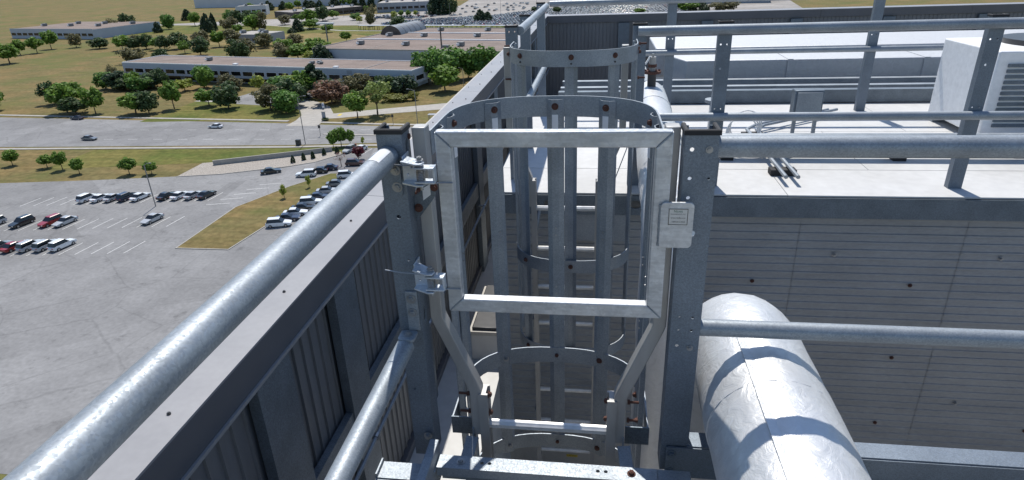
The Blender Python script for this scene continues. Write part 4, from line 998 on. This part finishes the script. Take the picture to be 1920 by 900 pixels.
# covered walkways
def canopy(x0, y0, x1, y1, label):
    c = thing('covered_walkway', label, 'canopy', ((x0+x1)/2, (y0+y1)/2, 0), near=False); F = frame2(x0, y0, x1-x0, y1-y0); L = math.hypot(x1-x0, y1-y0)
    fpart('canopy_roof', F, c, 'palewall', 0, L, 0, 3.2, 3.0, 3.35)
    for k in range(int(L/4)+1):
        for n in (.4, 2.6): fpart('post', F, c, 'dark', k*4, k*4+.25, n, n+.25, 0, 2.999)
canopy(-178, 468, -153, 462, 'pale covered walkway roof behind the half-round shed')
canopy(-147, 461, -97, 449, 'long pale covered walkway roof before the packed car park')
canopy(-94, 448, -40, 435, 'pale covered walkway roof partly behind the far guardrail posts')
# distant blocks
def block(name, label, ox, oy, ux, uy, L, D, H, wall, roofm='roofgravel', wins=0, units=3, wz=(.35, .6)):
    F = frame2(ox, oy, ux, uy); b = thing(name, label, 'building', F(L/2, D/2, 0), near=False)
    fpart('wall', F, b, wall, 0, L, 0, D, 0, H); r = fpart('roof', F, b, roofm, .3, L-.3, .3, D-.3, H+.001, H+.12)
    fpart('rim', F, r, wall, 0, L, 0, .29, H+.0005, H+.5)
    for k in range(wins):
        s_ = L/wins; q = fpart('window', F, b, 'glass', k*s_+s_*.12, k*s_+s_*.88, -.08, -.001, H*wz[0], H*wz[1])
        fpart('sill', F, q, 'concrete', k*s_+s_*.1, k*s_+s_*.9, -.2, -.081, H*wz[0]-.25, H*wz[0])
    for k in range(units): unit(F, b, L*(k+.5)/max(1, units), D*(.35+.3*(k % 2)), H+.12, 1.1)
    return b
block('low_building', 'low brown building with pale roof beside the far parking lot', -284, 586, .62, .785, 78, 40, 5.5, 'brownwall', 'lot', 12, 5, (.2, .55))
block('grey_office', 'grey multi-bay office block left of the towering evergreen', -219, 632, .985, .17, 54, 45, 8.5, 'greywall', 'concrete', 9, 4)
block('factory', 'long white factory closing the view behind the evergreens', -520, 800, .985, -.17, 300, 160, 15, 'palewall', 'palewall', 0, 0)
block('house_block', 'small pale two-storey block at the far end of the parking lot', -372, 640, .95, .3, 30, 18, 9, 'palewall', 'concrete', 6, 2)
block('store', 'small grey building with roof units beside the golden field', -246, 405, .97, -.24, 28, 24, 5, 'greywall', 'concrete', 4, 3)
block('far_block', 'long dark building behind the broad trees beyond the far parapet', 60, 640, .98, -.2, 90, 40, 9, 'greywall', 'concrete', 12, 3)
block('depot', 'grey depot with pale roof beyond the packed car park', -130, 850, .98, -.18, 190, 60, 9, 'greywall', 'palewall', 16, 0)
block('works', 'wide low works building west of the golden field', -470, 470, .97, -.24, 95, 60, 7, 'bluewall', 'roofgravel', 14, 6)

# ================================================================== street furniture
def lamp(x, y, h, arm, label):
    l = thing('street_lamp', label, 'street lamp', (x, y, 0), near=False)
    part('pole', MB().tube([(x, y, 0), (x, y, h*.6), (x, y, h)], .11, 8, (0, 1, 0)), 'timber', l, near=False)
    part('arm', MB().tube([(x, y, h-.05), (x+arm*.5, y, h+.35), (x+arm, y, h+.45)], .06, 6), 'timber', l, near=False)
    part('lamp_head', MB().box(x+min(arm, arm*1.35), x+max(arm, arm*1.35), y-.14, y+.14, h+.36, h+.52), 'unitgrey', l, near=False); return l
lamp(-80.4, 159.9, 12.8, 1.8, 'tall leaning grey street lamp at the corner of main road and lot')
lamp(-54.6, 182.5, 10.0, -1.8, 'tall grey street lamp on the verge across the main road')
for x, y in ((-92, 112), (-128, 110), (-110, 84)): lamp(x, y, 9, 1.2, 'slim lamp standing among the open rows of the near lot')['group'] = 'near lot lamps'
lamp(-52, 240, 7, -1.2, 'short street lamp on the dry lawn behind the lone tree')
for x, y in ((-237, 590), (-205, 600), (-170, 610), (-195, 560), (-120, 520), (-85, 560), (-60, 620), (-10, 560), (-20, 650)): lamp(x, y, 14, 1.6, 'tall thin lamp standing in the distant car parks')['group'] = 'distant car park lamps'
hl_ = thing('floodlight_mast', 'floodlight mast with wide white head on the warehouse corner', 'mast', (-152, 350, 0), near=False)
part('mast', MB().tube([(-152, 350, 0), (-152, 350, 15)], .4, 8, (0, 1, 0)), 'unitgrey', hl_, near=False); part('head', MB().box(-157, -147, 349.2, 350.8, 15, 15.8), 'whitepaint', hl_, near=False)
ms = thing('monument_sign', 'grey slab sign with shrub at its foot at the driveway mouth', 'sign', (-86.5, 187.6, 0), near=False)
part('slab', MB().box(-87.1, -86.0, 187.4, 187.8, 0, 2.6), 'greywall', ms, near=False, bevel=.05); part('cap', MB().box(-87.2, -85.9, 187.35, 187.85, 2.601, 2.75), 'concrete', ms, near=False)
tree(-86.0, 186.8, 1.0, 1.1, 'd', 'low dark shrub at the foot of the slab sign', None, 'shrub')
bs = thing('blue_sign', 'small white and blue sign panel at the edge of the side road', 'sign', (-93.5, 203.5, 0), near=False)
part('panel', MB().box(-93.9, -93.1, 203.4, 203.5, .5, 2.2), 'whitepaint', bs, near=False); part('post', MB().box(-93.6, -93.4, 203.51, 203.6, 0, 2.2), 'timber', bs, near=False)
M['blueprint'] = plain('blue_print', (.05, .12, .35), .5); part('blue_field', MB().box(-93.75, -93.25, 203.38, 203.399, 1.1, 1.7), 'blueprint', bs, near=False)
flat('driveway_marking', [(-84.6, 193.2), (-83.6, 193.5), (-83.8, 196.2), (-84.8, 196.0)], .07, 'yellow')
bst = thing('bus_shelter', 'small bus shelter with flat roof beside the far pavement', 'bus shelter', (-49, 184, 0), near=False)
part('roof', MB().box(-51.5, -47, 183.2, 185.0, 2.4, 2.55), 'greywall', bst, near=False)
for x in (-51.3, -47.4): part('post', MB().box(x, x+.12, 183.4, 183.52, 0, 2.399), 'timber', bst, near=False); part('post', MB().box(x, x+.12, 184.7, 184.82, 0, 2.399), 'timber', bst, near=False)
part('bench', MB().box(-51, -47.8, 184.3, 184.6, .42, .5), 'timber', bst, near=False)
fh = thing('fire_hydrant', 'small red fire hydrant on the verge by the main road', 'hydrant', (-64.8, 158.9, 0), near=False)
M['red'] = plain('red_paint', (.35, .03, .02), .5)
part('barrel', MB().tube([(-64.8, 157.4, 0), (-64.8, 157.4, .6)], .15, 8, (0, 1, 0)), 'red', fh, near=False); part('bonnet', MB().tube([(-64.8, 157.4, .6001), (-64.8, 157.4, .75), (-64.8, 157.4, .85)], .18, 8, (0, 1, 0)), 'red', fh, near=False)
ub = single('utility_box', MB().box(-82.2, -81.0, 157.8, 158.8, 0, 1.7), 'dark', 'dark utility cabinet at the foot of the leaning street lamp', 'cabinet', near=False, bevel=.05)
for i, (x, y, lb_) in enumerate(((-79.6, 168.4, 'traffic sign post on the narrow median nose'), (-61.9, 181.4, 'short sign post beside the far pavement'))):
    t_ = thing('sign_post', lb_, 'sign', (x, y, 0), near=False); part('post', MB().tube([(x, y, 0), (x, y, 3.2)], .07, 6, (0, 1, 0)), 'timber', t_, near=False); part('panel', MB().box(x-.35, x+.35, y-.11, y-.075, 2.3, 3.2), 'dark', t_, near=False)

# ================================================================== cars
PAINT = {'white': (.72, .73, .74), 'black': (.012, .013, .015), 'dark blue': (.014, .022, .05), 'grey': (.16, .17, .18), 'silver': (.42, .43, .44), 'red': (.30, .018, .018), 'brown': (.085, .045, .04), 'blue': (.04, .10, .26)}
for k_, c_ in PAINT.items():
    m, nt, b = newmat('car_paint_'+k_.replace(' ', '_')); v = coords(nt); n1 = N(nt, 'ShaderNodeTexNoise', Scale=1.5, Detail=3.); nt.links.new(v, n1.inputs['Vector'])
    r = ramp(nt, n1.outputs['Fac'], [(.3, sc(c_, .92)), (.7, sc(c_, 1.06))]); nt.links.new(r.outputs[0], b.inputs['Base Color'])
    b.inputs['Roughness'].default_value = .28; b.inputs['Coat Weight'].default_value = .6; M['paint_'+k_] = m
M['tyre'] = plain('tyre', (.02, .02, .02), .9); M['carglass'] = plain('car_glass', (.010, .012, .016), .08); M['lamp'] = plain('headlamp', (.7, .7, .68), .15); M['tail'] = plain('tail_lamp', (.30, .02, .02), .3)
def car_shape(suv):
    """sections as (x, half width, z) rings for body and glasshouse"""
    b = MB(); L = 2.35; H = .98 if suv else .86; gh = 1.68 if suv else 1.42
    xs = [(-L, .72, .45, .78), (-L+.12, .84, .30, H-.03), (-1.5, .90, .26, H), (1.0, .90, .26, H-.02), (1.75, .86, .28, H-.12), (L-.12, .78, .34, H-.22), (L, .66, .45, .62)]
    rows = [[(x, -w_*.94, z0), (x, -w_, (z0+z1)/2), (x, -w_*.93, z1), (x, w_*.93, z1), (x, w_, (z0+z1)/2), (x, w_*.94, z0), (x, -w_*.94, z0)] for x, w_, z0, z1 in xs]
    b.strip(rows); n = len(b.v); b.f.append(tuple(range(0, 6))); b.f.append(tuple(range(n-7, n-1)))
    g = MB(); x0, x1, x2, x3 = (-2.15, -1.85, .25, 1.05) if suv else (-1.75, -1.0, .15, 1.0)
    g.add([(x0, -.82, H-.04), (x3, -.82, H-.06), (x3, .82, H-.06), (x0, .82, H-.04), (x1, -.62, gh-.05), (x2, -.62, gh-.05), (x2, .62, gh-.05), (x1, .62, gh-.05)],
          [(3,2,1,0),(4,5,6,7),(0,1,5,4),(1,2,6,5),(2,3,7,6),(3,0,4,7)])
    r = MB(); r.add([(x1-.05, -.65, gh-.055), (x2+.05, -.65, gh-.055), (x2+.05, .65, gh-.055), (x1-.05, .65, gh-.055), (x1+.12, -.56, gh), (x2-.12, -.56, gh), (x2-.12, .56, gh), (x1+.12, .56, gh)],
          [(3,2,1,0),(4,5,6,7),(0,1,5,4),(1,2,6,5),(2,3,7,6),(3,0,4,7)])
    pil = MB()
    for s in (-1, 1):
        for (xa, xb) in ((x3, x2), (x0, x1), ((x0+x3)/2, (x1+x2)/2)): pil.bar((xa, s*.83, H-.04), (xb, s*.635, gh-.045), .07, .05, (0, 1, 0))
    return b, g, r, pil
CM = {}
def car_meshes(suv):
    if suv in CM: return CM[suv]
    b, g, r, pil = car_shape(suv); wm = MB().tube([(0, -.11, 0), (0, .11, 0)], .33, 14, (0, 0, 1)); rim = MB().tube([(0, -.118, 0), (0, .118, 0)], .20, 10, (0, 0, 1))
    CM[suv] = dict(body=b.mesh('body', smooth=35), windows=g.mesh('windows'), roof=r.mesh('roof'), pillars=pil.mesh('pillars'), tyre=wm.mesh('tyre', smooth=40), rim=rim.mesh('rim', smooth=40),
        head=MB().box(2.24, 2.36, -.14, .14, .56, .68).mesh('headlight'), tail=MB().box(-2.37, -2.28, -.14, .14, .66, .84).mesh('tail_light')); return CM[suv]
def obj_of(name, me, mat, parent, loc=(0, 0, 0)):
    o = bpy.data.objects.new(name, me); C.objects.link(o); o.parent = parent; o.location = loc
    if not me.materials: me.materials.append(None)
    o.material_slots[0].link = 'OBJECT'; o.material_slots[0].material = M[mat]; return o
def car(x, y, ang, col, suv, label, group=None):
    c = bpy.data.objects.new('car', None); C.objects.link(c); c.location = (x, y, .02); c.rotation_euler.z = math.radians(ang); setp(c, label, 'car', group)
    m = car_meshes(suv); body = obj_of('body', m['body'], 'paint_'+col, c); obj_of('windows', m['windows'], 'carglass', c); obj_of('roof', m['roof'], 'paint_'+col, c)
    for wx in (-1.42, 1.42):
        for wy in (-.80, .80): t_ = obj_of('wheel', m['tyre'], 'tyre', c, (wx, wy, .33)); obj_of('rim', m['rim'], 'silver_rim', t_)
    for s in (-.58, .58): obj_of('headlight', m['head'], 'lamp', body, (0, s, 0)); obj_of('tail_light', m['tail'], 'tail', body, (0, s, 0))
    return c
M['silver_rim'] = plain('wheel_rim', (.38, .38, .39), .35, .7)
car(-67.7, 132.3, 192, 'white', True, 'white SUV at the outer end of the three cars beside the dry island')
car(-65.9, 134.9, 192, 'black', False, 'black sedan between the white SUV and dark blue car by the island')
car(-64.3, 137.2, 192, 'dark blue', False, 'dark blue sedan nearest the gravel tip of the parking island')
car(-57.4, 131.8, 14, 'white', True, 'white SUV parked at the end of the island row next to the grey cars')
car(-57.6, 126.0, 14, 'grey', False, 'grey sedan second in the island row after the white SUV')
car(-57.9, 121.4, 14, 'silver', False, 'silver sedan third in the island row')
car(-58.3, 117.6, 14, 'dark blue', False, 'dark blue sedan next to the silver one in the island row')
car(-58.6, 114.4, 14, 'white', True, 'white SUV between two dark sedans in the island row')
car(-58.9, 111.4, 14, 'black', False, 'black sedan between two white cars in the island row')
car(-59.2, 108.6, 14, 'white', False, 'white sedan beyond the black one in the island row')
car(-59.5, 105.8, 14, 'dark blue', False, 'dark blue sedan after the white sedan in the island row')
car(-59.9, 102.9, 14, 'white', True, 'white SUV at the near end of the island row')
car(-64.8, 152.6, 258, 'silver', True, 'silver minivan parked below the three road trees')
car(-62.0, 153.4, 258, 'white', False, 'white car half hidden by the burgundy tree')
car(-58.9, 141.0, 8, 'brown', True, 'brown SUV beside the burgundy tree')
car(-77.5, 134.4, 30, 'black', False, 'black car at the kerb of the gravel bed')
gp = 'cars parked in rows in the near lot'
Rc = random.Random(11); cols = ['white', 'white', 'grey', 'silver', 'black', 'dark blue', 'red']
for row, (yy, ang) in enumerate(((118, 80), (104, 260), (92, 80))):
    for k in range(13):
        if Rc.random() < .3: continue
        cc = Rc.choice(cols); car(-84-k*2.9-row*3, yy-.12*k*2.9, ang, cc, Rc.random() < .45, cc+' car parked in the open rows of the near lot', gp)
for x, y, a, cc in ((-118, 178, 176, 'white'), (-150, 164, 355, 'grey'), (-176, 190, 175, 'dark blue'), (-121.5, 226, 60, 'silver'), (-124, 223, 60, 'white'), (-128, 228, 60, 'black')):
    car(x, y, a, cc, False, cc+(' car driving on the main road' if y < 200 else ' car parked before the office building'))

# the packed far lot: simple cars in rows, the largest ones single objects and the rest one mass
low = {}
def lowcar(col):
    if col in low: return low[col]
    b, g, r, _ = car_shape(False); me = bpy.data.meshes.new('far_car'); mb = MB(); nb = 0
    for q in (b, g, r): mb.add(q.v, q.f)
    for wx in (-1.42, 1.42):
        for wy in (-.78, .78): mb.tube([(wx, wy-.1, .33), (wx, wy+.1, .33)], .33, 6, (0, 0, 1))
    me = mb.mesh('far_car'); me.materials.append(M['paint_'+col]); me.materials.append(M['carglass']); me.materials.append(M['tyre'])
    nbf, ngf, nrf = len(b.f), len(g.f), len(r.f)
    for i, p_ in enumerate(me.polygons): p_.material_index = 0 if i < nbf or nbf+ngf <= i < nbf+ngf+nrf else (1 if i < nbf+ngf else 2)
    low[col] = (me, mb, (nbf, ngf, nrf)); return low[col]
far_cars = []
def inpoly(x, y, P):
    c = False
    for (x0, y0), (x1, y1) in zip(P, P[1:]+P[:1]):
        if (y0 > y) != (y1 > y) and x < (x1-x0)*(y-y0)/(y1-y0)+x0: c = not c
    return c
packed = [(-178, 505), (-150, 494), (-95, 480), (10, 455), (80, 500), (60, 640), (-15, 650), (-62, 600), (-88, 565), (-128, 545), (-165, 528)]
sparse = [(-190, 560), (-120, 560), (-70, 620), (-10, 680), (60, 700), (-20, 800), (-120, 780)]
mid_ = [(-205, 560), (-150, 548), (-150, 572), (-205, 600)]
for k in range(40):
    for j in range(105):
        row = k//2*11.5+(k % 2)*5.2; u = -160+j*2.75
        x = -60+u*.972+row*.235; y = 470-u*.235+row*.972
        if inpoly(x, y, packed):
            if Rc.random() < .94: far_cars.append((x, y, math.degrees(math.atan2(.972, .235))+(180 if Rc.random() < .4 else 0)))
        elif inpoly(x, y, sparse) and Rc.random() < .07 or inpoly(x, y, mid_) and Rc.random() < .38: far_cars.append((x, y, 76))
far_cars.sort(key=lambda c: c[0]**2+c[1]**2)
fcol = ['white']*10+['silver']*6+['grey']*3+['black']*3+['dark blue']*4+['red', 'blue', 'brown']
rest = {}
for i, (x, y, a) in enumerate(far_cars):
    cc = Rc.choice(fcol); me, mb, cnt = lowcar(cc)
    if i < 290:
        o = bpy.data.objects.new('car', me); C.objects.link(o); o.location = (x, y, .06); o.rotation_euler.z = math.radians(a)
        setp(o, cc+' car in the packed rows of the distant car park', 'car', 'cars packed in the distant car park')
    else: rest.setdefault('all', []).append((x, y, math.radians(a), cc))
vs, fs, mi = [], [], []; names = list(PAINT)
for x, y, a, cc in rest.get('all', []):
    _, mb, (nb, ng, nr) = low[cc]; n = len(vs); ca, sa = math.cos(a), math.sin(a)
    vs += [(x+p[0]*ca-p[1]*sa, y+p[0]*sa+p[1]*ca, p[2]+.06) for p in mb.v]; fs += [tuple(q+n for q in f) for f in mb.f]
    mi += [names.index(cc) if i < nb or nb+ng <= i < nb+ng+nr else len(names)+(0 if i < nb+ng else 1) for i in range(len(mb.f))]
me = bpy.data.meshes.new('packed_cars'); me.from_pydata(vs, [], fs)
for q in names: me.materials.append(M['paint_'+q])
me.materials.append(M['carglass']); me.materials.append(M['tyre']); me.polygons.foreach_set('material_index', mi); me.update()
o = bpy.data.objects.new('packed_cars', me); C.objects.link(o); setp(o, 'mass of parked cars filling the back of the distant car park', 'cars', None, 'stuff')
